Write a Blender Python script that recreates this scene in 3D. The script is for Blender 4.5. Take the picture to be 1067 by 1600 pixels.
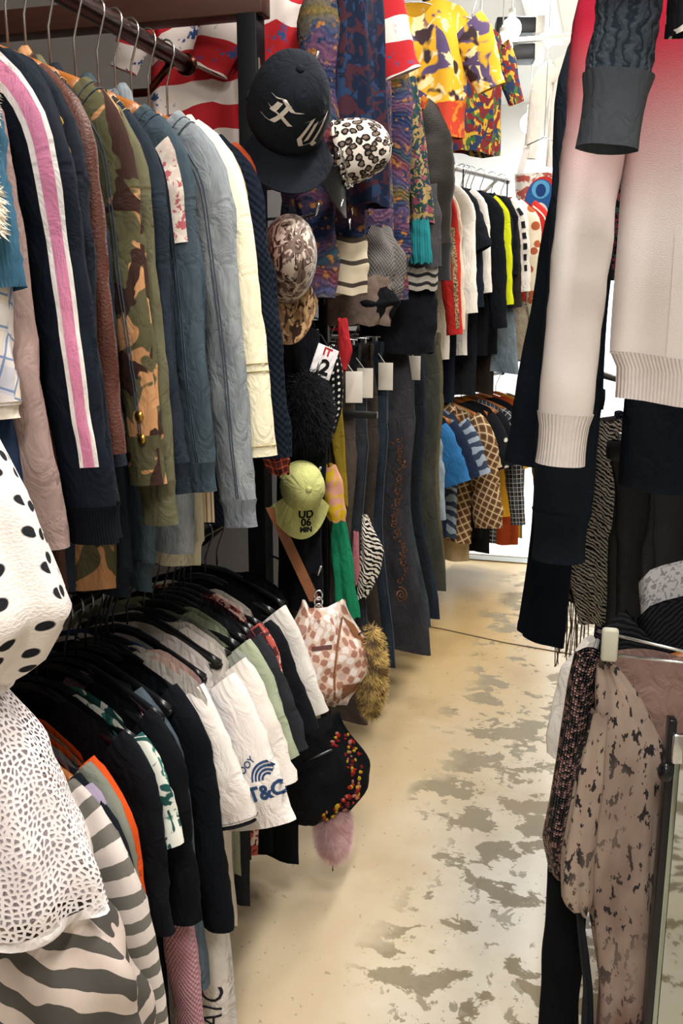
import bpy, bmesh, math, random
import numpy as np
from mathutils import Vector, Matrix, noise
from mathutils.bvhtree import BVHTree
random.seed(7)
for o in list(bpy.data.objects): bpy.data.objects.remove(o)
S = bpy.context.scene; COL = S.collection; PI = math.pi; R = math.radians

# ---------------------------------------------------------------- camera, world, light, exposure
cd = bpy.data.cameras.new('camera'); cam = bpy.data.objects.new('camera', cd); COL.objects.link(cam)
cam.location = (0, 0, 1.45); cam.rotation_euler = (R(90 - 12.5), 0, R(15.7))
cd.sensor_fit = 'VERTICAL'; cd.sensor_height = 36; cd.lens = 1450 * 36 / 1600; cd.clip_start = .02
S.camera = cam
S.view_settings.view_transform = 'Standard'; S.view_settings.look = 'None'
S.view_settings.gamma = 1; S.view_settings.use_curve_mapping = False; S.view_settings.exposure = 0.0
w = bpy.data.worlds.new('world'); S.world = w; w.use_nodes = True
w.node_tree.nodes['Background'].inputs[0].default_value = (.75, .85, 1, 1)
w.node_tree.nodes['Background'].inputs[1].default_value = .10
CEIL = 3.25
TUBES = [(0.05, -.75, 56), (0.15, 1.15, 56), (0.15, 2.9, 38), (.1, 4.5, 36), (-.5, 6.4, 120), (.5, 7.8, 120)]   # ceiling tube lights: x, y, watts; the first is an unseen added front fill
def area(x, y, z, sx, sy, watts, col):
    l = bpy.data.lights.new('tube_lamp', 'AREA'); l.shape = 'RECTANGLE'; l.size = sx; l.size_y = sy; l.energy = watts; l.color = col
    o = bpy.data.objects.new('tube_lamp', l); COL.objects.link(o); o.location = (x, y, z); return o
for i, (x, y, p) in enumerate(TUBES): area(x, y, CEIL - .085, .16, 1.15, p, (1, .94, .86) if i < 4 else (.95, .98, 1))

# ---------------------------------------------------------------- colour and material helpers
def h(s, k=1.0):
    s = s.lstrip('#'); v = [int(s[i:i + 2], 16) / 255 for i in (0, 2, 4)]
    return tuple(k * (c / 12.92 if c <= .04045 else ((c + .055) / 1.055) ** 2.4) for c in v) + (1,)
class NT:
    def __init__(s, name, rough=.9, spec=.15):
        s.m = bpy.data.materials.new(name); s.m.use_nodes = True; s.t = s.m.node_tree; s.n = s.t.nodes; s.l = s.t.links
        s.b = s.n['Principled BSDF']; s.b.inputs['Roughness'].default_value = rough; s.b.inputs['Specular IOR Level'].default_value = spec
        s.uv = s.n.new('ShaderNodeTexCoord'); s.XYZ = None
    def c(s, kind='UV', sc=(1, 1, 1), rot=0):
        m = s.n.new('ShaderNodeMapping'); s.l.new(s.uv.outputs[kind], m.inputs[0])
        m.inputs['Scale'].default_value = (sc, sc, sc) if isinstance(sc, (int, float)) else sc; m.inputs['Rotation'].default_value = (0, 0, rot); return m.outputs[0]
    def set(s, sock, v):
        if hasattr(v, 'links') or isinstance(v, bpy.types.NodeSocket): s.l.new(v, sock)
        else: sock.default_value = v
    def math(s, op, a, b=0.0, cl=False):
        n = s.n.new('ShaderNodeMath'); n.operation = op; n.use_clamp = cl; s.set(n.inputs[0], a); s.set(n.inputs[1], b); return n.outputs[0]
    def mix(s, f, a, b, mode='MIX'):
        n = s.n.new('ShaderNodeMix'); n.data_type = 'RGBA'; n.blend_type = mode; s.set(n.inputs[0], f); s.set(n.inputs[6], a); s.set(n.inputs[7], b); return n.outputs[2]
    def noise(s, vec, scale=5, det=3, rough=.5, out=0, dist=0):
        n = s.n.new('ShaderNodeTexNoise'); s.l.new(vec, n.inputs['Vector']); n.inputs['Scale'].default_value = scale; n.inputs['Detail'].default_value = det
        n.inputs['Roughness'].default_value = rough; n.inputs['Distortion'].default_value = dist; return n.outputs[out]
    def vor(s, vec, scale, feat='F1', rnd=1.0, out='Distance', dim='2D'):
        n = s.n.new('ShaderNodeTexVoronoi'); n.voronoi_dimensions = dim; n.feature = feat; s.l.new(vec, n.inputs['Vector']); n.inputs['Scale'].default_value = scale; n.inputs['Randomness'].default_value = rnd; return n.outputs[out]
    def wave(s, vec, scale, dist=0, dsc=1, det=2, axis='X'):
        n = s.n.new('ShaderNodeTexWave'); n.bands_direction = axis; s.l.new(vec, n.inputs['Vector']); n.inputs['Scale'].default_value = scale; n.inputs['Distortion'].default_value = dist
        n.inputs['Detail Scale'].default_value = dsc; n.inputs['Detail'].default_value = det; return n.outputs['Fac']
    def gt(s, a, t, soft=.0):
        if soft <= 0: return s.math('GREATER_THAN', a, t)
        n = s.n.new('ShaderNodeMapRange'); s.set(n.inputs[0], a); n.inputs[1].default_value = t - soft; n.inputs[2].default_value = t + soft; return n.outputs[0]
    def sep(s, vec):
        n = s.n.new('ShaderNodeSeparateXYZ'); s.l.new(vec, n.inputs[0]); return n.outputs
    def stripe(s, val, period, duty=.5, off=0.0):
        f = s.math('FRACT', s.math('ADD', s.math('MULTIPLY', val, 1.0 / period), off)); return s.math('LESS_THAN', f, duty)
    def finish(s, col, bump=None, bstr=.3, bdist=.001, wrinkle=0.0):
        s.set(s.b.inputs['Base Color'], col)
        if bump is not None:
            n = s.n.new('ShaderNodeBump')
            if wrinkle:
                k = s.n.new('ShaderNodeBump'); k.inputs['Strength'].default_value = wrinkle; k.inputs['Distance'].default_value = .02
                s.l.new(s.noise(s.c('UV', (1.5, .8, 1)), 20, 3, .6, dist=.9), k.inputs['Height']); s.l.new(k.outputs[0], n.inputs['Normal'])
            n.inputs['Strength'].default_value = bstr; n.inputs['Distance'].default_value = bdist; s.l.new(bump, n.inputs['Height']); s.l.new(n.outputs[0], s.b.inputs['Normal'])
        return s.m
_c = {}
def cached(f):
    def g(*a, **k):
        key = (f.__name__, a, tuple(sorted(k.items())))
        if key not in _c: _c[key] = f(*a, **k)
        return _c[key]
    return g
def vary(t, col, amt=.25, sc=9):
    v = t.noise(t.c('Object'), sc, 4, .6)
    c2 = tuple(x * (1 - amt) for x in col[:3]) + (1,) if not isinstance(col, bpy.types.NodeSocket) else t.mix(1.0, col, (1 - amt,) * 3 + (1,), 'MULTIPLY')
    return t.mix(t.gt(v, .5, .22), c2, col)
@cached
def fab(hexc, rough=.92, amt=.28, weave=900, bstr=.35, sheen=0.0, sc=9):
    t = NT('fabric', rough, .12); col = vary(t, h(hexc), amt, sc)
    if sheen: t.b.inputs['Sheen Weight'].default_value = sheen
    return t.finish(col, t.noise(t.c('UV'), weave, 1), bstr, .0006, .42)
@cached
def knit(hexc, per=.006, amt=.3, bstr=.8):
    t = NT('knit', .95, .1); col = vary(t, h(hexc), amt, 12)
    x = t.sep(t.c('UV'))
    b = t.math('MULTIPLY', t.math('SINE', t.math('MULTIPLY', x[0], 2 * PI / per)), t.math('SINE', t.math('MULTIPLY', x[1], 2 * PI / (per * 1.3))))
    return t.finish(col, b, bstr, .0015)
@cached
def rib(hexc, per=.004):
    t = NT('rib_knit', .95, .1); x = t.sep(t.c('UV'))
    return t.finish(vary(t, h(hexc), .15, 20), t.math('SINE', t.math('MULTIPLY', x[0], 2 * PI / per)), .6, .001)
@cached
def denim(hexc, fade='', amt=.35):
    t = NT('denim', .9, .1); uv = t.c('UV')
    f = t.noise(t.c('UV', (420, 40, 1)), 1.0, 4, .75); g = t.noise(t.c('UV', (1, .4, 1)), 12, 4, .6)
    base = h(hexc); lo = tuple(c * .5 for c in base[:3]) + (1,)
    col = t.mix(t.gt(f, .5, .16), lo, base)
    if fade: col = t.mix(t.gt(g, .52, .16), col, h(fade))
    tw = t.wave(t.c('UV', 1, R(35)), 700, 0)
    return t.finish(col, tw, .25, .0006, .45)
@cached
def leather(hexc, rough=.42):
    t = NT('leather', rough, .4); v = t.vor(t.c('Object'), 260, dim='3D'); n = t.noise(t.c('Object'), 14, 4)
    c = h(hexc); return t.finish(t.mix(n, tuple(x * .6 for x in c[:3]) + (1,), c), t.math('ADD', v, t.math('MULTIPLY', n, 2.0)), .35, .002)
@cached
def camo(a, b, c, sc=16):
    t = NT('camouflage', .92, .1); o = t.c('UV'); n1 = t.noise(o, sc, 2, .45, dist=.6); n2 = t.noise(t.c('UV', 1, 1.1), sc * 1.1, 2, .45, dist=.6)
    col = t.mix(t.gt(n1, .53, .008), h(a), h(b)); col = t.mix(t.gt(n2, .55, .008), col, h(c))
    return t.finish(col, t.noise(t.c('UV'), 800, 1), .3, .0006, .42)
@cached
def plaid(base, c1, c2, per=.05, rot=0.0, w1=.45, w2=.08, p2=.5):
    t = NT('plaid', .92, .1); x = t.sep(t.c('UV', 1, rot)); col = h(base)
    a = t.math('ADD', t.stripe(x[0], per, w1), t.stripe(x[1], per, w1)); col = t.mix(t.math('MULTIPLY', a, .45), col, h(c1))
    b = t.math('MAXIMUM', t.stripe(x[0], per * p2, w2, .3), t.stripe(x[1], per * p2, w2, .3)); col = t.mix(b, col, h(c2))
    return t.finish(col, t.noise(t.c('UV'), 900, 1), .3, .0005)
@cached
def stripes(a, b, per=.03, duty=.5, axis=1, dist=0.0, rot=0.0, rough=.92):
    t = NT('striped_cloth', rough, .12); uv = t.c('UV', 1, rot); x = t.sep(uv)
    v = x[axis]
    if dist: v = t.math('ADD', v, t.math('MULTIPLY', t.math('SUBTRACT', t.noise(uv, 9, 2), .5), dist))
    col = t.mix(t.stripe(v, per, duty), h(a), h(b)); return t.finish(vary(t, col, .18, 14), t.noise(t.c('UV'), 700, 1), .4, .0006)
@cached
def zebra(a, b, sc=14, dist=5.0, axis='Y', thr=.5, dsc=1.6):
    t = NT('zebra_cloth', .9, .12); wv = t.wave(t.c('UV', 1, .5), sc, dist, dsc, 1.5, axis)
    return t.finish(t.mix(t.gt(wv, thr, .06), h(a), h(b)), t.noise(t.c('UV'), 700, 1), .3, .0006)
@cached
def leopard(base, ring, core, sc=55):
    t = NT('leopard_cloth', .9, .15); uv = t.c('UV', (1, .8, 1)); d = t.math('ADD', t.vor(uv, sc, 'F1', .9), t.math('MULTIPLY', t.noise(uv, sc * 1.6, 2), .7)); d = t.math('SUBTRACT', d, .22)
    col = t.mix(t.gt(d, .36, .02), h(core), h(ring)); return t.finish(t.mix(t.gt(d, .58, .03), col, h(base)), t.noise(t.c('UV'), 700, 1), .3, .001)
@cached
def dots(base, dot, per=.04, r=.2, rnd=.55):
    t = NT('polka_dots', .92, .12); d = t.vor(t.c('UV', 1.0 / per), 1.0, 'F1', rnd)
    return t.finish(t.mix(t.gt(d, r, .02), h(dot), vary(t, h(base), .12, 30)), t.noise(t.c('UV'), 350, 2), .6, .002)
@cached
def blotch(*cs, sc=18.0, seed=0.0, dist=1.0, metal=0.0, rough=.85):
    t = NT('printed_cloth', rough, .15); uv = t.c('UV'); col = h(cs[0])
    for i, c in enumerate(cs[1:]):
        m = t.n.new('ShaderNodeMapping'); t.l.new(t.uv.outputs['UV'], m.inputs[0]); m.inputs['Location'].default_value = (3.1 * i + seed, 1.7 * i, seed)
        col = t.mix(t.gt(t.noise(m.outputs[0], sc * (1 + .13 * i), 2, .5, dist=dist), .55, .012), col, h(c))
    return t.finish(col, t.noise(t.c('UV'), 600, 1), .3, .0006)
@cached
def coogi(seed=0.0, k=1.0):
    t = NT('ribbed_multicolour_knit', .95, .1); m = t.n.new('ShaderNodeMapping'); t.l.new(t.uv.outputs['UV'], m.inputs[0]); m.inputs['Location'].default_value = (seed, seed * .7, 0)
    v = t.math('ADD', t.sep(m.outputs[0])[1], t.math('MULTIPLY', t.noise(m.outputs[0], 9, 2), .14))
    f = t.math('FRACT', t.math('MULTIPLY', v, 3.0)); r = t.n.new('ShaderNodeValToRGB'); t.l.new(f, r.inputs[0]); e = r.color_ramp
    cs = ['46507e', '7a5a7c', '3c6072', '98505a', '59618c', '93834a', '465a86', '8a5f80', '36466e']
    while len(e.elements) < len(cs): e.elements.new(.5)
    for i, c in enumerate(cs): e.elements[i].position = i / len(cs); e.elements[i].color = h(c, k)
    e.interpolation = 'LINEAR'; g = t.noise(m.outputs[0], 40, 3)
    col = t.mix(t.gt(g, .6, .03), r.outputs[0], h('a8743f')); col = t.mix(t.gt(t.noise(m.outputs[0], 33, 2), .63, .02), col, h('2b3a5c'))
    col = t.mix(t.gt(t.noise(m.outputs[0], 120, 3, .7), .5, .15), t.mix(1.0, col, (.55, .55, .6, 1), 'MULTIPLY'), col); b = t.math('ADD', t.math('SINE', t.math('MULTIPLY', v, 420)), t.noise(m.outputs[0], 200, 2)); return t.finish(col, b, .3, .003)
@cached
def ombre(top, bot, z0, z1):
    t = NT('ombre_cotton', .93, .1); z = t.sep(t.c('Object'))[2]; n = t.n.new('ShaderNodeMapRange'); n.interpolation_type = 'SMOOTHSTEP'; t.l.new(z, n.inputs[0]); n.inputs[1].default_value = z0; n.inputs[2].default_value = z1
    return t.finish(t.mix(n.outputs[0], h(bot), h(top)), t.noise(t.c('UV', (400, 900, 1)), 1, 2), .5, .0012)
@cached
def lace(hexc, sc=70, hole=.09):
    t = NT('lace', .9, .12); uv = t.c('UV'); d = t.vor(uv, sc, 'DISTANCE_TO_EDGE', .9); big = t.noise(uv, 22, 2)
    a = t.math('LESS_THAN', d, t.math('ADD', hole, t.math('MULTIPLY', big, .22)))
    t.l.new(a, t.b.inputs['Alpha']); return t.finish(h(hexc), d, .5, .002)
@cached
def sequin(hexc):
    t = NT('sequins', .3, .6); d = t.vor(t.c('UV'), 190, 'F1', .3); col = t.vor(t.c('UV'), 190, 'F1', .3, 'Color')
    g = t.sep(col)[0]; c = t.mix(t.gt(g, .62, .05), h('15161c'), h(hexc)); t.b.inputs['Metallic'].default_value = .5
    return t.finish(c, d, 1.0, .004)
@cached
def metal(hexc, rough=.25):
    t = NT('metal', rough, .5); t.b.inputs['Metallic'].default_value = 1.0; return t.finish(t.mix(t.noise(t.c('Object'), 30, 3), h(hexc, .85), h(hexc)))
@cached
def plain(hexc, rough=.5, spec=.4):
    t = NT('plain', rough, spec); return t.finish(vary(t, h(hexc), .1, 12))
@cached
def wood(hexc, rough=.4):
    t = NT('wood', rough, .4); n = t.noise(t.c('Object', (4, 40, 40)), 2, 4, .6); c = h(hexc)
    return t.finish(t.mix(n, tuple(x * .55 for x in c[:3]) + (1,), c), n, .1, .001)
@cached
def glow(hexc, e):
    t = NT('lamp_glow'); t.b.inputs['Emission Color'].default_value = h(hexc); t.b.inputs['Emission Strength'].default_value = e; return t.finish(h(hexc))
@cached
def fur_mat(a, b, sc=25):
    t = NT('fur', .8, .1); t.b.inputs['Sheen Weight'].default_value = .3; return t.finish(t.mix(t.gt(t.noise(t.c('Object'), sc, 3), .52, .08), h(a), h(b)))
SILVER = metal('d8dade', .22); BRASS = metal('c9a24e', .3); BLACK = '14181f'; NAVY = '141c28'

# ---------------------------------------------------------------- geometry helpers
class MB:
    def __init__(s): s.v = []; s.f = []; s.u = []
    def grid(s, P, closed=False, uv=None, cap=False):
        P = np.asarray(P, float); nv, nu = P.shape[:2]; o = len(s.v); s.v += [tuple(p) for p in P.reshape(-1, 3)]
        if uv is None:
            mid = P[nv // 2]; du = np.r_[0, np.cumsum(np.linalg.norm(np.diff(mid, axis=0), axis=1))]; c = P[:, nu // 4]; dv = np.r_[0, np.cumsum(np.linalg.norm(np.diff(c, axis=0), axis=1))]
            last = du[-1] + np.linalg.norm(mid[0] - mid[-1])
        else: du, dv = uv; last = du[-1] + (du[1] - du[0])
        m = nu if closed else nu - 1
        for i in range(nv - 1):
            for j in range(m):
                k = (j + 1) % nu; s.f.append((o + i * nu + j, o + i * nu + k, o + (i + 1) * nu + k, o + (i + 1) * nu + j))
                uk = du[k] if k else last; s.u += [(du[j], dv[i]), (uk, dv[i]), (uk, dv[i + 1]), (du[j], dv[i + 1])]
        if cap:
            for i, rev in ((0, True), (nv - 1, False)):
                idx = [o + i * nu + j for j in range(nu)]; idx = idx[::-1] if rev else idx; s.f.append(tuple(idx)); s.u += [(P[i][j - o - i * nu][0], P[i][j - o - i * nu][2]) for j in idx]
        return s
    def tube(s, pts, r, n=8, cap=True):
        pts = [Vector(p) for p in pts]; rr = r if hasattr(r, '__len__') else [r] * len(pts); P = []; nrm = None
        for i, p in enumerate(pts):
            t = (pts[min(i + 1, len(pts) - 1)] - pts[max(i - 1, 0)]).normalized()
            if nrm is None: nrm = t.orthogonal().normalized()
            nrm = (nrm - t * nrm.dot(t)).normalized(); b = t.cross(nrm)
            P.append([p + (nrm * math.cos(a) + b * math.sin(a)) * rr[i] for a in [2 * PI * k / n for k in range(n)]])
        return s.grid([[tuple(q) for q in r_] for r_ in P], True, cap=cap)
    def box(s, c, d, rz=0.0, bev=0.0):
        bm = bmesh.new(); bmesh.ops.create_cube(bm, size=1); bmesh.ops.scale(bm, vec=d, verts=bm.verts)
        if bev: bmesh.ops.bevel(bm, geom=bm.edges[:], offset=bev, segments=2, affect='EDGES', profile=.5)
        bmesh.ops.rotate(bm, verts=bm.verts, cent=(0, 0, 0), matrix=Matrix.Rotation(rz, 3, 'Z')); bmesh.ops.translate(bm, verts=bm.verts, vec=c)
        return s.bm(bm)
    def ball(s, c, d, seg=16, rings=10):
        P = [[(c[0] + d[0] * math.sin(a) * math.cos(b), c[1] + d[1] * math.sin(a) * math.sin(b), c[2] + d[2] * math.cos(a)) for b in [2 * PI * k / seg for k in range(seg)]] for a in [PI * (.02 + .96 * i / rings) for i in range(rings + 1)]]
        return s.grid(P, True, cap=True)
    def bm(s, bm):
        o = len(s.v); bm.verts.index_update(); s.v += [tuple(v.co) for v in bm.verts]
        for f in bm.faces: s.f.append(tuple(o + v.index for v in f.verts)); s.u += [(v.co.x + v.co.y, v.co.z) for v in f.verts]
        bm.free(); return s
    def mesh(s, name, mat, smooth=True):
        me = bpy.data.meshes.new(name); me.from_pydata(s.v, [], s.f); uv = me.uv_layers.new(name='UVMap'); uv.data.foreach_set('uv', np.array(s.u, 'f').ravel())
        me.polygons.foreach_set('use_smooth', [smooth] * len(me.polygons)); me.materials.append(mat); me.update(); return me
    def build(s, name, mat, parent=None, smooth=True, label=None):
        o = bpy.data.objects.new(name, s.mesh(name, mat, smooth)); COL.objects.link(o)
        if parent: o.parent = parent
        if label: o['label'] = label
        return o
def tag(o, label, cat, group=None):
    o['label'] = label; o['category'] = cat
    if group: o['group'] = group
    return o
def thing(name, label, cat, loc=(0, 0, 0), rot=(0, 0, 0), group=None):
    o = bpy.data.objects.new(name, None); o.empty_display_size = .05; COL.objects.link(o); o.location = loc; o.rotation_euler = rot if hasattr(rot, '__len__') else (0, 0, rot)
    return tag(o, label, cat, group)
def struct(name, mb, mat, smooth=False):
    o = mb.build(name, mat, None, smooth); o['kind'] = 'structure'; return o
def nz(x, y=0.0, z=0.0): return noise.noise(Vector((x, y, z)))
def smooth(a, b, x): t = max(0, min(1, (x - a) / (b - a))); return t * t * (3 - 2 * t)
def sharp(o, ang=40):
    try: o.data.set_sharp_from_angle(angle=R(ang))
    except Exception: pass
    return o
def bvh_of(o):
    m = o.data; return BVHTree.FromPolygons([v.co for v in m.vertices], [p.vertices[:] for p in m.polygons])
def press(mb, target, direction=(0, 1, 0), off=.0015, back=.6):
    """lay flat lettering or a patch onto the target part along a local direction"""
    d = Vector(direction).normalized(); t = bvh_of(target); nv = []
    last = None
    for v in mb.v:
        p = Vector(v); hit = t.ray_cast(p - d * back, d)
        if hit[0] is not None: q = hit[0] - d * off; last = q.dot(d)
        else: q = p - d * p.dot(d) + d * (last if last is not None else p.dot(d))
        nv.append(tuple(q))
    mb.v = nv; return mb
def text_mb(s, size, M, shear=0.0, bold=.0, spacing=1.0, sub=1):
    c = bpy.data.curves.new('t', 'FONT'); c.body = s; c.size = size; c.align_x = 'CENTER'; c.align_y = 'CENTER'; c.shear = shear; c.offset = bold; c.space_character = spacing; c.resolution_u = 3; c.fill_mode = 'FRONT'
    o = bpy.data.objects.new('t', c); COL.objects.link(o); dg = bpy.context.evaluated_depsgraph_get(); dg.update(); me = bpy.data.meshes.new_from_object(o.evaluated_get(dg))
    bm = bmesh.new(); bm.from_mesh(me); bmesh.ops.triangulate(bm, faces=bm.faces[:])
    for k in range(sub): bmesh.ops.subdivide_edges(bm, edges=[e for e in bm.edges if e.calc_length() > size * .18], cuts=1)
    bmesh.ops.triangulate(bm, faces=bm.faces[:]); bm.transform(M); mb = MB().bm(bm)
    bpy.data.objects.remove(o); bpy.data.curves.remove(c); bpy.data.meshes.remove(me); return mb
def frame(origin, xdir, ydir):
    x = Vector(xdir).normalized(); y = Vector(ydir); y = (y - x * y.dot(x)).normalized(); z = x.cross(y)
    return Matrix(((x.x, y.x, z.x, origin[0]), (x.y, y.y, z.y, origin[1]), (x.z, y.z, z.z, origin[2]), (0, 0, 0, 1)))

# ---------------------------------------------------------------- hangers
def hook_pts(top=-.10, r=.0255, side=1):
    pts = [(0, 0, top), (0, 0, -.065), (.006 * side, 0, -.05)] if top < -.07 else [(0, 0, top), (.006 * side, 0, top + .012)]
    for k in range(11):
        a = R(-38 + k * 24); pts.append((r * math.cos(a) * side, 0, r * math.sin(a)))
    return pts
HPROTO = {}
def hanger_mesh(kind, ln=0.0):
    if (kind, ln) in HPROTO: return HPROTO[(kind, ln)]
    W = .20; arm = MB(); P = []; k = {'wood': (.013, .008), 'black': (.008, .006), 'white': (.006, .004), 'wire': (.0022, .0022)}[kind]
    for i in range(17):
        u = -1 + 2 * i / 16; x = u * W; z = -.108 - .062 * abs(u) ** 1.25 - (.004 if abs(u) < .1 else 0); P.append([(x, -k[1] * 1.3 * math.sin(a), z + k[0] * 1.3 * math.cos(a)) for a in [2 * PI * j / 8 for j in range(8)]])
    arm.grid(P, True, cap=True)
    if kind != 'wood': arm.tube([(-W, 0, -.168), (-W * .97, 0, -.178), (0, 0, -.18), (W * .97, 0, -.178), (W, 0, -.168)], k[0] * .7, 6)
    m = {'wood': wood('b06a2c', .35), 'black': plain('101216', .25, .5), 'white': plain('e8e6e0', .4), 'wire': SILVER}[kind]
    arm.v = [(x, y, z - ln) for x, y, z in arm.v]; hk = MB().tube(hook_pts(-.10 - ln), .0022, 6)
    HPROTO[(kind, ln)] = (arm.mesh('arm', m), hk.mesh('hook', SILVER if kind != 'black' else metal('8a8d92', .25))); return HPROTO[(kind, ln)]
HN = {'wood': ('wooden_hanger', 'orange brown wooden hanger'), 'black': ('plastic_hanger', 'glossy black plastic hanger'), 'white': ('plastic_hanger', 'white plastic hanger'), 'wire': ('wire_hanger', 'thin silver wire hanger')}
def hanger(kind, loc, rz, short, group, ln=0.0):
    a, b = hanger_mesh(kind, ln); t = thing(HN[kind][0], HN[kind][1] + ' holding the ' + short, 'hanger', loc, rz, group)
    for nm, me in (('arm', a), ('hook', b)):
        o = bpy.data.objects.new(nm, me); COL.objects.link(o); o.parent = t
    return t

# ---------------------------------------------------------------- garments
class Sleeve:
    """a hanging sleeve; point(s, theta) gives its skin: theta 0 outward, 90 deg toward the front"""
    def __init__(s, W, zs, L, ra, rb, taper, out, side, seed, wr=.10, a0=32, a1=84, y0=0.0):
        s.side = side; s.seed = seed; s.wr = wr; s.n = 22; s.c = []; s.t = []; x, z = W - .02, zs - ra * .75; st = L / s.n
        for i in range(s.n + 1):
            f = i / s.n; a = R(a0 + (a1 - a0) * smooth(0, .22, f)); s.c.append((x, z)); s.t.append((math.cos(a), -math.sin(a)))
            x += st * math.cos(a) + out * st / L * (1 - f) * .6; z -= st * math.sin(a)
        s.ra = ra; s.rb = rb; s.taper = taper; s.L = L; s.y0 = y0
    def point(s, f, th, off=0.0):
        i = min(int(f * s.n), s.n - 1); g = f * s.n - i; c = [s.c[i][k] * (1 - g) + s.c[i + 1][k] * g for k in (0, 1)]; t = s.t[i]; n = (-t[1], t[0])
        k = 1 + (s.taper - 1) * smooth(0, 1, f); w = nz(s.seed, f * 5 + .35 * math.cos(th), th * .5) * s.wr + .8 * s.wr * nz(s.seed + 9, f * 14 + 1.2 * math.sin(th), 1.3 * math.cos(th))
        ra = s.ra * k * (1 + w) + off; rb = s.rb * (1 - .25 * f * (1 - s.taper)) * (1 + w * 1.4) + off
        yy = s.y0 + .008 * nz(s.seed + 3, f * 2.2)
        return (s.side * (c[0] + n[0] * ra * math.cos(th)), yy - rb * math.sin(th), c[1] + n[1] * ra * math.cos(th))
    def grid(s, f0=0.0, f1=1.0, n=22, nu=18, off=0.0, th=None):
        ths = [2 * PI * j / nu for j in range(nu)] if th is None else [R(th[0] + (th[1] - th[0]) * j / (nu - 1)) for j in range(nu)]
        return [[s.point(f0 + (f1 - f0) * i / n, a, off) for a in ths] for i in range(n + 1)]
def body_grid(W, L, T, neck, slope, flare, folds, seed, nx=19, nv=18, drop=.06, hemdip=.0):
    rows = []
    def ztop(u, front):
        x = abs(u) * W
        if x <= neck: q = 1 - (x / neck) ** 2; return -(drop if front else .012) * q
        return -(x - neck) * slope - .02 * smooth(.85, 1, abs(u))
    for i in range(nv + 1):
        v = 1 - i / nv; row = []
        for front in (True, False):
            for j in range(nx - 1):
                u = -1 + 2 * j / (nx - 1); u = u if front else -u
                zt = ztop(u, front); z = -L + (L + zt) * v - hemdip * (1 - v) * (1 - u * u)
                wx = W * (1 + flare * (1 - v) ** 1.3) * (1 - .05 * smooth(.55, .8, v) * (1 - smooth(.8, 1, v)))
                th = (.010 + (T - .010) * smooth(1, .72, v) if v > .72 else T) * max(0, 1 - abs(u) ** 2.6) ** .5
                fo = folds * (1 - v) ** .8 * (math.sin(u * 7 + seed) + .6 * math.sin(u * 13 + seed * 2 + v * 2)) + .010 * nz(u * 3 + seed, v * 4, seed) * (1 - v * .6)
                row.append((wx * u + .006 * nz(seed, v * 3, u), (-th if front else th) + fo, z + .006 * math.sin(u * 5 + seed) * (1 - v)))
        rows.append(row)
    return rows
COUNT = [0]
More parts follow.
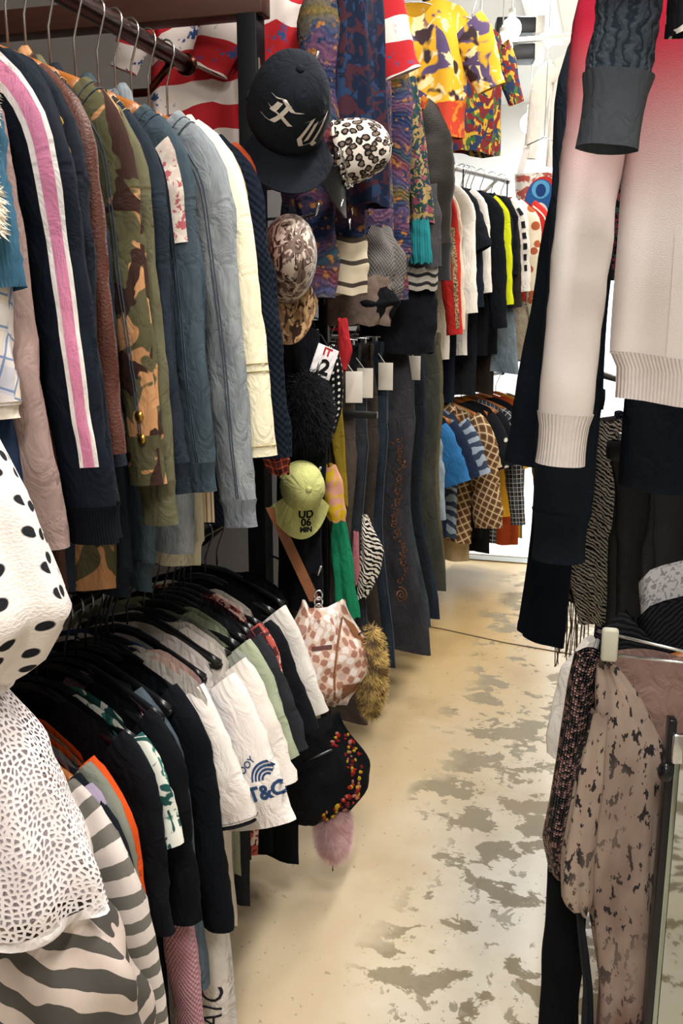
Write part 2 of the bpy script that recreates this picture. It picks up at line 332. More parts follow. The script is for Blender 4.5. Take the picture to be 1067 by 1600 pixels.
def garment(name, label, cat, loc, mat, rz=0.0, W=.20, L=.66, T=.022, flare=.03, neck=.07, slope=.32, sl='long', SL=.56, ra=.062, rb=.024, taper=.62, out=.05, smat=None,
            cuff=None, cuffL=.05, band=None, bandL=.055, collar=None, folds=.008, group=None, hang=None, short=None, hgroup=None, drop=.06, wr=.1, a0=32, a1=84, dz=.10, both=True, hemdip=0.0, tilt=(0, 0), lapel=None, pocket=None, buttons=None, y0=0.0, seams=None, hdx=0.0):
    COUNT[0] += 1; seed = COUNT[0] * 1.37
    g = thing(name, label, cat, (loc[0], loc[1], loc[2] - dz), (R(tilt[0]), R(tilt[1]), R(rz)), group)
    g_ = {}
    b = MB().grid(body_grid(W, L, T, neck, slope, flare, folds, seed, drop=drop, hemdip=hemdip), True).build('body', mat, g); g_['body'] = b; zs = -(W - neck) * slope
    if band:
        rows = body_grid(W, L, T, neck, slope, flare, folds, seed, drop=drop)[-1]; P = []
        for i in range(4): k = 1 - .06 * smooth(0, 1, i / 1.2); P.append([(x * k, y * (1.08 - .1 * i / 3), z + .004 - bandL * i / 3) for x, y, z in rows])
        MB().grid(P, True).build('hem_band', band, g)
    if sl != 'none':
        for side in ((1, -1) if both else (1,)):
            if sl == 'long': s = Sleeve(W, zs, SL, ra, rb, taper, out, side, seed + side, wr, a0, a1, y0)
            else: s = Sleeve(W, zs, SL, ra, rb, taper, out, side, seed + side, wr * .6, a0 + 14, a1 - 16, y0)
            so = MB().grid(s.grid(n=26 if sl == 'long' else 12), True).build('sleeve', smat or mat, g)
            if side == 1: g_['s'] = s; g_['sleeve'] = so
            if seams and side == 1:
                for f in (.035, .055): MB().tube([s.point(f, 2 * PI * j / 24, .0008) for j in range(25)], .0011, 4).build('seam', seams, so)
                for a in (64, 70): MB().tube([s.point(.02 + .97 * j / 24, R(a), .0006) for j in range(25)], .0010, 4).build('seam', seams, so)
            if cuff:
                e = [s.point(1, 2 * PI * j / 18) for j in range(18)]; cx = sum(p[0] for p in e) / 18; cy = sum(p[1] for p in e) / 18; cz = sum(p[2] for p in e) / 18; t = s.t[-1]; P = []
                for i in range(5):
                    k = [1.0, .93, .9, .9, .93][i] * (1.05 if i == 0 else 1.0); d = cuffL * i / 4 - .004; P.append([(cx + (p[0] - cx) * k + side * t[0] * d, cy + (p[1] - cy) * k, cz + (p[2] - cz) * k + t[1] * d) for p in e])
                co = MB().grid(P, True).build('cuff', cuff, so)
                if side == 1: g_['cuff'] = co
    if collar:
        P = []
        for i in range(5):
            k = [1.0, 1.05, 1.12, 1.28, 1.4][i]; z = [-.012, .014, .03, .016, -.022][i]
            P.append([((neck + .004) * k * math.cos(a), .022 * k * math.sin(a) - .006, z - .028 * smooth(.2, 1, -math.sin(a))) for a in [2 * PI * j / 20 for j in range(20)]])
        MB().grid(P, True).build('collar', collar, g)
    if buttons:
        m, n = buttons; bb = bvh_of(b)
        for i in range(n):
            z = -.12 - i * (L - .2) / max(1, n - 1); hit = bb.ray_cast(Vector((.004, -.5, z)), Vector((0, 1, 0)))
            if hit[0]: MB().tube([hit[0] + Vector((0, -.004, 0)), hit[0] + Vector((0, .001, 0))], .006, 10).build('button', m, b)
    if pocket:
        x, z, pw, ph, pm = pocket; q = MB().grid([[(x + pw * (i / 8 - .5), 0, z - ph * j / 6 * (1 - .12 * abs(i / 8 - .5) * 0)) for i in range(9)] for j in range(7)]); press(q, b, off=.003).build('pocket', pm, b)
    if hang: hanger(hang, (loc[0] - hdx, loc[1], loc[2]), R(rz), short or label, hgroup or 'hangers', round(max(0, dz - .125), 3))
    return g, g_
def strip(s, f0, f1, t0, t1, mat, parent, off=.0016, name='stripe', n=26, nu=5): return MB().grid(s.grid(f0, f1, n, nu, off, (t0, t1))).build(name, mat, parent)
def pants(name, label, loc, mat, rz=0.0, L=1.02, hip=.118, knee=.092, hem=.115, group=None, y=.020, belt=None, lean=.03, pocket=None, seam=None, open_hem=None, cat='jeans'):
    COUNT[0] += 1; seed = COUNT[0] * 1.7; g = thing(name, label, cat, loc, (0, 0, R(rz)), group); legs = []
    def rx(f): return (.098 + (hip - .098) * smooth(0, .16, f)) if f < .2 else (hip + (knee - hip) * smooth(.2, .55, f) if f < .55 else knee + (hem - knee) * smooth(.55, 1, f))
    for k in (-1, 1):
        P = []
        for i in range(31):
            f = i / 30; r = rx(f) * (1 + .012 * k); row = []
            cx = lean * f * f + (.012 * k if f > .25 else .02 * k * f)
            for j in range(20):
                a = 2 * PI * j / 20; wv = .10 * nz(seed + k, f * 4, math.cos(a) * 1.4) + .05 * nz(seed, f * 14, a)
                yy = k * y * (.5 + .5 * smooth(0, .3, f)) + (.018 * (1 + wv * 2)) * math.sin(a) + .005 * nz(seed + 5, f * 2.2, k) + .005 * math.sin(3 * math.cos(a) + seed) * f
                row.append((cx + r * (1 + wv * .25) * math.cos(a), -yy, -L * f - .012 * math.cos(a) * (f > .95)))
            P.append(row)
        lg = MB().grid(P, True).build('leg', mat, g); legs.append(lg)
        if seam:
            MB().tube([Vector(P[i][0]) + Vector((.001, 0, 0)) for i in range(3, 31)], .0022, 5).build('seam', seam, lg)
    q = [[(.101 * kx * math.cos(a), -.034 * kx * math.sin(a), z) for a in [2 * PI * j / 24 for j in range(24)]] for kx, z in ((1.0, .006), (1.04, .004), (1.05, -.018), (1.03, -.038), (.98, -.040))]
    wb = MB().grid(q, True).build('waistband', belt or mat, g)
    for a in (20, 75, 130):
        x, yy = .106 * math.cos(R(a)), -.037 * math.sin(R(a)); MB().box((x, yy, -.02), (.010, .006, .052), R(-a + 90), .001).build('belt_loop', mat, wb)
    MB().tube([(.03, -.0375, -.018), (.03, -.030, -.018)], .008, 10).build('button', BRASS, wb)
    if pocket:
        px_, pz_, pw, ph = pocket; outl = [(-.5, 0), (.5, 0), (.5, -.78), (0, -1), (-.5, -.78)]; P = []
        for jj in range(7):
            v = jj / 6; P.append([(px_ + pw * (i / 6 - .5) , 0, pz_ - ph * v * (1 - .2 * abs(i / 6 - .5) * 2)) for i in range(7)])
        press(MB().grid(P), legs[1], off=.0035).build('pocket', mat, legs[1])
    return g, legs
def fur(base, n, ln, mat, parent, seed=1, droop=.4, name='fur', wd=.0016, radial=False):
    rnd = random.Random(seed); me = base.data; ps = list(me.polygons); ws = np.cumsum([p.area for p in ps]); mb = MB()
    for k in range(n):
        p = ps[int(np.searchsorted(ws, rnd.random() * ws[-1]))]; vs = [me.vertices[i].co for i in p.vertices]; a, b = rnd.random(), rnd.random(); q = vs[0].lerp(vs[1], a).lerp(vs[-1].lerp(vs[-2], a), b)
        nn = p.normal if not radial or p.normal.dot(q) > 0 else -p.normal; d = (nn + Vector((rnd.uniform(-.6, .6), rnd.uniform(-.6, .6), rnd.uniform(-.6, .6) - droop))).normalized(); l_ = ln * rnd.uniform(.6, 1.2); s = d.orthogonal().normalized() * wd
        o = len(mb.v); mb.v += [tuple(q - s), tuple(q + s), tuple(q + d * l_ + Vector((0, 0, -droop * l_ * .4)))]; mb.f.append((o, o + 1, o + 2)); mb.u += [(0, 0), (0, 0), (0, 0)]
    o = mb.build(name, mat, parent); o['kind'] = 'stuff'; return o

# ---------------------------------------------------------------- the setting
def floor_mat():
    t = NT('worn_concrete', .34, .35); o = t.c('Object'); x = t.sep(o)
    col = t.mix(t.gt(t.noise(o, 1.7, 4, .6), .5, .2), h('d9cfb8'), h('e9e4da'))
    aisle_x = t.math('ADD', x[0], t.math('MULTIPLY', t.noise(o, 3.2, 4, .6), .5))                       # noisy x: low side gets painted rack shade, high side the patches
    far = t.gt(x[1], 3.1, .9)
    col = t.mix(t.math('MULTIPLY', t.math('SUBTRACT', 1.0, t.gt(aisle_x, -.08, .22)), .6), col, h('ab9060'))  # warm shade beside the racks, painted into the floor colour
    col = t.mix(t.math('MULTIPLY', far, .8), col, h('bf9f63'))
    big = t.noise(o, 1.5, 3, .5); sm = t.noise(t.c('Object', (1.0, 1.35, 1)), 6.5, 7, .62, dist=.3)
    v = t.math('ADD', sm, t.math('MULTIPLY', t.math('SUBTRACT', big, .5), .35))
    patch = t.math('MULTIPLY', t.gt(v, .54, .008), t.gt(aisle_x, -.18, .05)); col = t.mix(t.math('MULTIPLY', patch, .9), col, h('877b60'))
    v2 = t.math('ADD', t.noise(t.c('Object', (1.3, 1, 1)), 17, 5, .6, dist=.4), t.math('MULTIPLY', t.math('SUBTRACT', t.noise(o, 2.3, 2), .5), .3)); col = t.mix(t.math('MULTIPLY', t.math('MULTIPLY', t.gt(v2, .605, .008), t.gt(aisle_x, -.12, .05)), .85), col, h('8b8068'))
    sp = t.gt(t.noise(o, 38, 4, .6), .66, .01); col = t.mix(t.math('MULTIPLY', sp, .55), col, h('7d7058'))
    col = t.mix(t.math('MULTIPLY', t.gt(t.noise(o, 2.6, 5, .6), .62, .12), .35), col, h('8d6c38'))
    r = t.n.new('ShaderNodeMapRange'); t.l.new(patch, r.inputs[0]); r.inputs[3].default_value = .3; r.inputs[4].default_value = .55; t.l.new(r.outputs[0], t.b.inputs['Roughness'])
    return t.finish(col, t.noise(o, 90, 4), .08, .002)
def wall_mat(c, rough=.85):
    t = NT('painted_plaster', rough, .2); return t.finish(vary(t, h(c), .05, 2), t.noise(t.c('Object'), 60, 3), .08, .002)
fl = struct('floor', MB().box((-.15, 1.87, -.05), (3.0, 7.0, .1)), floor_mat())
tj = NT('joint_grime', .8, .1); tj = tj.finish(h('5d5140'))
MB().tube([(-1.2, 4.16, .0005), (-.64, 4.02, .0008), (-.35, 3.92, .0008), (-.07, 3.86, .0008), (.6, 3.80, .0008)], .0035, 5).build('expansion_joint', tj, fl)
MB().box((-.2, 5.30, .004), (2.4, .10, .008), 0, .002).build('threshold_strip', metal('9b9a92', .4), fl)
struct('floor_entrance', MB().box((-.15, 7.3, -.05), (3.0, 3.8, .1)), wall_mat('e9e8e4', .3))
struct('ceiling', MB().box((-.15, 3.6, CEIL + .05), (3.1, 11.4, .1)), wall_mat('e6e3dc'))
struct('wall_left', MB().box((-1.65, 3.6, CEIL / 2), (.1, 11.4, CEIL)), wall_mat('4c4744'))
struct('wall_right', MB().box((1.30, 3.6, CEIL / 2), (.1, 11.4, CEIL)), wall_mat('a7a195'))
struct('wall_front', MB().box((-.15, -2.0, CEIL / 2), (3.1, .1, CEIL)), wall_mat('cfcabf'))
# far wall with the bright glazed shop door
struct('wall_back', MB().box((-1.17, 9.2, CEIL / 2), (.94, .1, CEIL)).box((.95, 9.2, CEIL / 2), (.7, .1, CEIL)).box((-.05, 9.2, 2.75), (1.3, .1, 1.0)), wall_mat('f2f1ee'))
door = MB().box((-.68, 9.18, 1.12), (.06, .08, 2.25)).box((.58, 9.18, 1.12), (.06, .08, 2.25)).box((-.05, 9.18, 2.22), (1.2, .08, .06)).box((-.05, 9.18, .05), (1.2, .08, .1)).box((-.05, 9.18, 1.1), (.05, .08, 2.2)).build('door_1', metal('cfd2d4', .35)); door['kind'] = 'structure'
for x in (-.36, .26): MB().box((x, 9.2, 1.14), (.56, .012, 2.06)).build('pane', glow('dff1ff', 1.6), door, False)
for i, (x, y, p) in enumerate(TUBES):
    t = thing('tube_light', 'white ceiling tube light ' + ['added as front fill behind the photographer', 'over the jacket rail', 'over the jeans rail', 'before the entrance', 'just inside the bright entrance', 'beside the glass shop door'][i], 'ceiling light', (x, y, CEIL), 0, 'ceiling tube lights')
    MB().box((0, 0, -.03), (.2, 1.25, .06), 0, .008).build('housing', plain('f0efec', .5), t)
    MB().tube([(0, -.58, -.07), (0, .58, -.07)], .014, 10).build('tube', glow('fff6ea', 6), t)

# ---------------------------------------------------------------- rails and posts
RX, RZ = -.945, 1.98          # upper jacket rail
LX, LZ = -.885, .932           # lower rail below it
RAILM = metal('4a2a20', .28)
def rail(name, label, a, b, r, mat, brackets, wallx=-1.6):
    t = thing(name, label, 'clothes rail', (a[0], a[1], a[2])); d = Vector(b) - Vector(a); MB().tube([(0, 0, 0), tuple(d)], r, 16).build('bar', mat, t)
    for e in ((0, 0, 0), tuple(d)):
        s = 1 if e != (0, 0, 0) else -1; MB().tube([Vector(e) - d.normalized() * .006 * s, Vector(e) + d.normalized() * .006 * s], r * 1.25, 16).build('end_cap', mat, t)
    for f in brackets:
        p = d * f; MB().tube([(p.x, p.y, p.z - r * .5), (p.x - .06, p.y, p.z - r - .05), (wallx - a[0], p.y, p.z - r - .05)], .009, 8).build('bracket', mat, t); MB().box((wallx - a[0] + .004, p.y, p.z - r - .05), (.012, .05, .09), 0, .003).build('wall_plate', mat, t)
    return t
rail('garment_rail', 'dark brown metal rail hung with jackets on wooden hangers', (RX, -.35, RZ), (RX, 2.075, RZ), .019, RAILM, (.15, .60, .97))
rail('garment_rail', 'dark metal rail hung with tops below the jackets', (LX, -.35, LZ), (LX, 2.16, LZ), .013, metal('2c2c30', .3), (.15, .6, .97))
rail('garment_rail', 'dark metal rail hung with flared jeans', (-.78, 2.45, 1.40), (-.78, 4.12, 1.40), .012, metal('2c2c30', .3), (.1, .9))
rail('garment_rail', 'pale metal rail high up hung with shirts by the entrance', (-.98, 4.05, 2.10), (-.56, 5.26, 2.10), .012, metal('c9c9c6', .3), (.1, .9))
rail('garment_rail', 'dark metal rail hung with plaid shirts on wooden hangers', (-.97, 4.05, 1.09), (-.55, 5.26, 1.09), .012, metal('2c2c30', .3), (.1, .9))
p = thing('timber_frame', 'black wooden post under a dark brown cross beam', 'frame', (-.86, 2.26, 0)); MB().box((.0, 0, 1.06), (.05, .06, 2.13), 0, .003).build('post', plain('0e1116', .6, .2), p); MB().box((-.34, 0, 2.15), (.76, .06, .06), 0, .004).build('beam', wood('4b2c22', .5), p)
MB().box((.027, -.02, 1.55), (.004, .012, .95), 0).build('hook_strip', SILVER, p)
for z in (1.98, 1.84, 1.66, 1.30, 1.05, .80): MB().tube([(.026, 0, z), (.16, -.10, z - .006), (.20, -.13, z - .004), (.21, -.137, z + .02)], .0035, 6).build('peg', SILVER, p)
p = thing('clothes_post', 'slim black metal post between the caps and jeans', 'post', (-.74, 2.46, 0)); MB().box((0, 0, 1.15), (.026, .026, 2.3), 0, .002).build('upright', plain('0c0e12', .35), p); MB().box((0, 0, .006), (.10, .10, .012), 0, .002).build('foot', plain('0c0e12', .35), p); MB().box((0, 0, 1.16), (.3, .018, .018), 0, .002).build('crossbar', plain('0c0e12', .35), p)

# ---------------------------------------------------------------- upper left rail: jackets
G1 = 'jackets on the upper rail'; H1 = 'hangers on the upper jacket rail'
def up(y, name, label, short, mat, cat='jacket', rz=-18, hang='wood', **k):
    k.setdefault('L', .78); k.setdefault('dz', .18); k.setdefault('W', .185); k.setdefault('out', .03); k.setdefault('wr', .16); d = k.pop('dx', 0); k['hdx'] = d; return garment(name, label, cat, (RX + d, y, RZ), mat, rz + random.uniform(-1.2, 1.2), group=G1, hang=hang, short=short, hgroup=H1, **k)
INDIGO = denim('232a35', '2e3845'); MID = denim('3c4c58', '505f6a'); LIGHT = denim('7c8690', 'a8afb4'); ST = fab('a89878', .9); STD = fab('4a5666', .9); 
g, p_ = up(1.0, 'fleece_coat', 'fuzzy cream fleece coat at the end of the jacket rail', 'fuzzy cream fleece coat', fab('e9dfd0', .95, .2, 200, .8), 'coat', SL=0.2, taper=.9, ra=.07, rb=.035, dx=.034); fur(p_['sleeve'], 4000, .012, fur_mat('efe6d8', 'd9cdb9'), g, 3)
up(1.045, 'corduroy_shirt', 'slate blue corduroy shirt with short sleeves beside the fleece coat', 'slate blue corduroy shirt', rib('3f6a86', .005), 'shirt', sl='long', SL=0.26, taper=.95, ra=.07, dx=0.02)
g, p_ = up(1.055, 'plaid_shirt', 'pale cream and blue plaid shirt with frayed cuffs', 'pale plaid shirt', plaid('ded4c9', 'b9bccb', '7489ac', .07, .35), 'shirt', SL=0.4, taper=.8, ra=.075, dx=-0.025, cuff=fab('e6ddd0', .95, .2), cuffL=.02)
up(1.09, 'wool_coat', 'long navy wool coat between plaid shirt and taupe coat', 'navy wool coat', fab('24344e'), 'coat', L=.80, SL=0.52, dx=-0.05, hang='wood')
up(1.11, 'taupe_coat', 'long taupe coat behind the pale plaid shirt', 'taupe coat', fab('a08a86', .9, .2), 'coat', L=.86, SL=0.62, taper=1.0, ra=.046, dx=-0.035)
g, p_ = up(1.16, 'track_jacket', 'black track jacket with pink and white sleeve stripe', 'pink striped track jacket', fab(NAVY, .8, .3), SL=0.56, taper=.75, dx=0.012, out=.06, cuff=rib('10151d'), collar=fab(NAVY), band=rib('10151d'))
W_, PK = fab('f0ecea', .85, .08), fab('e08fb4', .85, .15, 300, .8); s = p_['s']; sv = p_['sleeve']; strip(s, .02, .90, 30, 39, W_, sv); strip(s, .02, .90, 39, 62, PK, sv, .002); strip(s, .02, .90, 62, 71, W_, sv)
g, p_ = up(1.2, 'souvenir_jacket', 'black jacket with gold embroidery on its shoulder', 'gold embroidered black jacket', fab('171f2b', .75, .3), SL=0.56, dx=0.01, ra=.066, collar=fab('171f2b'), cuff=rib('12171f'))
s = p_['s']; gold = fab('c79a45', .6, .3); rn = random.Random(4)
for k in range(3):
    f0, t0 = .10 + .045 * k, 50; MB().tube([s.point(f0 + .018 * math.sin(a * 2 + k), R(t0 + 22 * math.cos(a)), .0015) for a in [2 * PI * j / 20 for j in range(21)]], .0014, 5).build('embroidery', gold, p_['sleeve'])
MB().tube([s.point(.96, R(40 + 12 * math.cos(a)), .002) for a in (0, 2.1, 4.2, 0)], .0018, 5).build('embroidery', gold, p_['sleeve'])
up(1.25, 'leather_jacket', 'reddish brown leather jacket between black and denim jackets', 'reddish brown leather jacket', leather('5a3128', .5), SL=0.5, dx=.004, collar=leather('5a3128', .5))
up(1.29, 'denim_jacket', 'very dark indigo denim jacket next to the camouflage jacket', 'dark indigo denim jacket', INDIGO, seams=ST, SL=0.48, dx=-0.01, ra=.058, cuff=INDIGO)
g, p_ = up(1.35, 'camouflage_jacket', 'brown and green camouflage jacket with brass cuff snaps', 'camouflage jacket', camo('56543e', 'b98a62', '3a2925', 17), seams=STD, SL=0.49, dx=.012, L=.80, ra=.062, collar=camo('56543e', 'b98a62', '3a2925', 17), cuff=camo('56543e', 'b98a62', '3a2925', 17), cuffL=.075)
s = p_['s']
for f in (.93, 1.0): MB().ball(s.point(f, R(62), .003), (.008, .005, .008), 10, 6).build('snap', BRASS, p_['sleeve'])
up(1.4, 'field_jacket', 'olive green field jacket next to the camouflage jacket', 'olive field jacket', fab('66654f', .9, .25), seams=fab('4c4f3c'), SL=0.57, L=.80, dx=0, collar=fab('66654f'), cuff=fab('66654f'), cuffL=.07)
up(1.45, 'denim_jacket', 'dark navy denim jacket with stitched waistband', 'dark navy denim jacket', denim('242b36', '2f3946'), seams=ST, SL=.55, L=.80, dx=0, cuff=INDIGO, band=INDIGO, collar=INDIGO)
g, p_ = up(1.52, 'denim_jacket', 'medium blue denim jacket with frayed cream shoulder patch', 'medium blue denim jacket', MID, seams=STD, SL=.56, L=.80, dx=0.015, cuff=MID, band=MID, collar=MID)
strip(p_['s'], .12, .36, 34, 62, blotch('e6d8d0', 'c56a72', 'f2e9e0', sc=60.0), p_['sleeve'], .004, 'patch')
up(1.6, 'denim_jacket', 'light washed denim jacket next to the cream jacket', 'light washed denim jacket', LIGHT, seams=STD, SL=.64, L=.80, dx=0.035, ra=.064, cuff=LIGHT, cuffL=.05, collar=LIGHT)
g, p_ = up(1.68, 'cream_coat', 'smooth pale cream cotton coat with topstitched hem', 'pale cream coat', fab('f4eed2', .8, .06), 'coat', SL=0.55, L=.80, dx=.028, ra=.088, rb=.034, taper=1.0, wr=.05, hang='wood', band=fab('f4eed2', .8, .06))
s = p_['s']
for f in (.70, .705 + .02, .965): MB().tube([s.point(f, R(a), .0015) for a in range(-60, 200, 10)], .0012, 4).build('stitching', fab('b9a878'), p_['sleeve'])
up(1.745, 'pinstripe_blazer', 'beige pinstripe blazer peeking out behind the cream coat', 'beige pinstripe blazer', stripes('d5c4a8', '8a7258', .010, .3, 0), SL=0.42, dx=0.03, hang='wood')
g, p_ = up(1.81, 'mesh_sweater', 'long black open mesh sweater at the end of the jacket rail', 'black mesh sweater', knit('1a2230', .012, .4, 1.0), 'sweater', SL=0.6, L=.80, dx=.03, ra=.055, taper=.9, hang='wood')
up(1.883, 'orange_jacket', 'burnt orange jacket with white lining behind the mesh sweater', 'burnt orange jacket', fab('c2532f', .85, .2), SL=0.26, L=.45, dx=0.03, ra=.05, collar=fab('efe6da'), hang='wood')
up(1.97, 'dark_blazer', 'plain black blazer hung last on the jacket rail', 'plain black blazer', fab(BLACK), SL=0.4, dx=-0.06, hang='wood')

# ---------------------------------------------------------------- lower left rail: tops
G2 = 'tops on the lower rail'; H2 = 'hangers on the lower rail'
def lo(y, name, label, short, mat, cat='shirt', rz=-16, hang='black', **k):
    k.setdefault('L', .60); k.setdefault('W', .185); k.setdefault('dz', .105); k.setdefault('wr', .16); d = k.pop('dx', 0); k['hdx'] = d; return garment(name, label, cat, (LX + d, y, LZ), mat, rz + random.uniform(-1.5, 1.5), group=G2, hang=hang, short=short, hgroup=H2, **k)
TEE = dict(sl='short', SL=.22, ra=.085, rb=.03, taper=.92)
BLK = fab(BLACK, .9, .35); WHT = fab('f1ebe8', .9, .07); GREYM = fab('8d9088', .95, .2)
lo(0.972, 'black_cardigan', 'long black cardigan beside the grey striped sweater', 'long black cardigan', fab('10161c'), 'cardigan', L=0.78, SL=.76, taper=.9, dx=0, ra=.05, hang='wood')
g, p_ = lo(1.103, 'striped_sweater', 'grey and white striped sweater with long sleeves', 'striped sweater', stripes('e6dcd8', '77756f', .036, .46), 'sweater', SL=.66, ra=.066, rb=.03, taper=.8, dx=0, wr=.22, L=0.7, a1=80, hang='wood')
lo(1.082, 'white_blouse', 'plain white blouse tucked behind the striped sweater', 'plain white blouse', WHT, 'blouse', SL=.24, ra=.06, dx=0, hang='wood')
lo(1.125, 'black_jacket', 'black jacket between white blouse and lilac satin top', 'black jacket', fab('141a22'), 'jacket', SL=.62, dx=0, ra=.055, L=.7, hang='wood')
lo(1.134, 'satin_top', 'shiny lilac satin top with short cap sleeves', 'lilac satin top', fab('a79ab8', .45, .15), 'top', sl='short', SL=.16, ra=.08, rb=.03, dx=0, L=.5, hang='wire')
lo(1.159, 'grey_sweatshirt', 'sage grey sweatshirt with long ribbed cuffs', 'sage grey sweatshirt', fab('84897f', .95, .15), 'sweatshirt', SL=.50, dx=0, ra=.055, cuff=rib('7d8279'), L=.55)
lo(1.175, 'orange_shirt', 'bright orange shirt squeezed beside the sage sweatshirt', 'bright orange shirt', fab('d9531e', .85, .12), 'shirt', SL=.48, dx=0, ra=.045, L=.55)
lo(1.265, 'black_dress', 'long black dress beside the bright orange shirt', 'long black dress', BLK, 'dress', SL=.30, dx=0, ra=.06, L=.66)
lo(1.294, 'printed_shirt', 'white and teal printed shirt among black tops', 'teal printed shirt', blotch('dfe3dc', '3c7a74', '23504f', sc=22.0), 'shirt', sl='short', SL=.16, dx=0, ra=.07)
g, p_ = lo(1.352, 'black_dress', 'black dress with a beaded white trim above its hem', 'beaded black dress', fab('0f1218', .9, .3), 'dress', SL=.34, dx=0, ra=.06, L=0.76, flare=.2)
beads = bvh_of(p_['body'])
for k in range(9):
    hit = beads.ray_cast(Vector((.10 + .012 * k, -.5, -.60 + .02 * (k / 8) ** 2)), Vector((0, 1, 0)))
    if hit[0]: MB().ball(hit[0] + Vector((0, -.003, 0)), (.005, .005, .004), 8, 6).build('bead', plain('efe9dc', .3), p_['body'])
lo(1.386, 'pink_sweater', 'dusty pink sweater hanging low between black clothes', 'dusty pink sweater', knit('c99aa8', .008), 'sweater', SL=.62, dx=-0.06, ra=.045, L=.6, cuff=rib('c791a8'))
lo(1.42, 'denim_shirt', 'faded slate denim shirt next to the dusty pink sweater', 'faded slate denim shirt', denim('4c5a68', '5f6d7a'), 'shirt', SL=.55, dx=-0.05, ra=.04)
lo(1.456, 'long_sleeved_shirt', 'black long sleeved top ahead of the white tees', 'black long sleeved top', fab('0f141b'), 'top', SL=0.44, dx=0, ra=.045, L=.5, taper=.75)
lo(1.497, 'white_t_shirt', 'plain white t-shirt with black sleeve hem', 'plain white t-shirt', WHT, 't-shirt', dx=0, cuff=fab('2a2a2e'), cuffL=.012, L=.62, **TEE)
lo(1.519, 'navy_t_shirt', 'navy blue mottled t-shirt between two white tees', 'navy mottled t-shirt', blotch('24436f', '1b3157', '30558a', sc=40.0), 't-shirt', dx=-0.02, **TEE)
g, p_ = lo(1.574, 'white_t_shirt', 'white t-shirt with blue T&C sleeve print', 'T&C print t-shirt', WHT, 't-shirt', dx=.03, L=0.6, sl='short', SL=.25, ra=.095, rb=.034, taper=.95); TC = (g, p_)
lo(1.647, 'white_t_shirt', 'long white t-shirt behind the blue print one', 'long white t-shirt', fab('ece6e0', .9, .1), 't-shirt', dx=0.03, L=0.64, **TEE)
lo(1.687, 'grey_t_shirt', 'heather grey t-shirt beside a sage green tee', 'heather grey t-shirt', GREYM, 't-shirt', dx=0, **TEE)
lo(1.74, 'green_t_shirt', 'pale sage green t-shirt beside the heather grey tee', 'sage green t-shirt', fab('a9b39a', .9, .12), 't-shirt', dx=0, **TEE)
lo(1.782, 'charcoal_t_shirt', 'charcoal t-shirt after the sage green one', 'charcoal t-shirt', fab('2c2f35'), 't-shirt', dx=.01, L=0.7, **TEE)
lo(1.811, 'maroon_shirt', 'dark maroon checked shirt near the rail end', 'maroon checked shirt', plaid('4a2830', '241a20', '7a4a4c', .04), 'shirt', dx=0, sl='short', SL=.24, ra=.07)
lo(1.837, 'floral_shirt', 'red and white floral shirt near the rail end', 'red floral shirt', blotch('b9584f', 'e4c9bd', '5a2c30', sc=45.0), 'shirt', dx=0, sl='short', SL=.2, ra=.065)
g, p_ = lo(1.874, 'colour_block_t_shirt', 'white and black t-shirt with yellow dotted panel', 'yellow panel t-shirt', fab('f0ece6', .9, .1), 't-shirt', dx=0, L=.42, smat=fab('15181e'), **TEE)
lo(1.955, 'black_t_shirt', 'large black t-shirt with white shoulder', 'white shouldered black t-shirt', fab('12151b'), 't-shirt', dx=-.005, smat=fab('e8e4e0', .9, .1), **TEE, L=0.68)
lo(2.024, 'black_skirt', 'long black skirt hung last on the lower rail', 'long black skirt', fab('0e1116'), 'skirt', sl='none', dx=.02, L=0.74, flare=.15)
lo(1.492, 'slip_dress', 'long pale pink slip dress reaching almost to the floor', 'pale pink slip dress', fab('d8b8b0', .7, .12), 'dress', sl='none', dx=.05, L=.74, flare=.22, W=.19, folds=.012)
g, p_ = lo(1.474, 'jersey_trousers', 'ivory jersey trousers with black lettering down the hem', 'ivory jersey trousers', fab('d9d4cf', .9, .12), 'trousers', sl='none', dx=.045, L=.80, flare=.22, W=.2, folds=.012)
press(text_mb('BAlC', .05, frame((.205, 0, -.70), (0, 0, 1), (-1, 0, 0)), .2, 0, 1.2, 2), p_['body']).build('lettering', fab('2c2c34'), p_['body'])
# lettering on the white sleeve and the ivory leg
g, p_ = TC; s = p_['s']; TH = R(40); c = Vector(s.point(.74, TH)); t_ = Vector(s.point(.84, TH)) - Vector(s.point(.6, TH))
ink = fab('34507e', .8, .15); d0 = Vector((0, 1, 0))
Y_ = -t_.normalized(); X_ = Vector(s.point(.74, TH - .3)) - Vector(s.point(.74, TH + .3)); X_ = (X_ - Y_ * X_.dot(Y_)).normalized(); DN = -(X_.cross(Y_))
press(text_mb('T&C', .038, frame(c, X_, Y_), 0, .0015, 1.0, 2), p_['sleeve'], DN, .0015, .1).build('lettering', ink, p_['sleeve'])
press(text_mb('OOY', .018, frame(c + Y_ * .055 - X_ * .022, (X_ + Y_ * .7), Y_), 0, .0004), p_['sleeve'], DN, .0015, .1).build('lettering', ink, p_['sleeve'])
for k in range(4):
    q = MB().grid([[tuple(c + Y_ * (.024 + (.008 + .007 * k + w_) * math.sin(a)) + X_ * ((.008 + .007 * k + w_) * math.cos(a) + .012)) for a in [PI * (.25 + .75 * j / 12) for j in range(13)]] for w_ in (0, .0042)]); press(q, p_['sleeve'], DN, .0015, .1).build('print_arc', ink, p_['sleeve'])

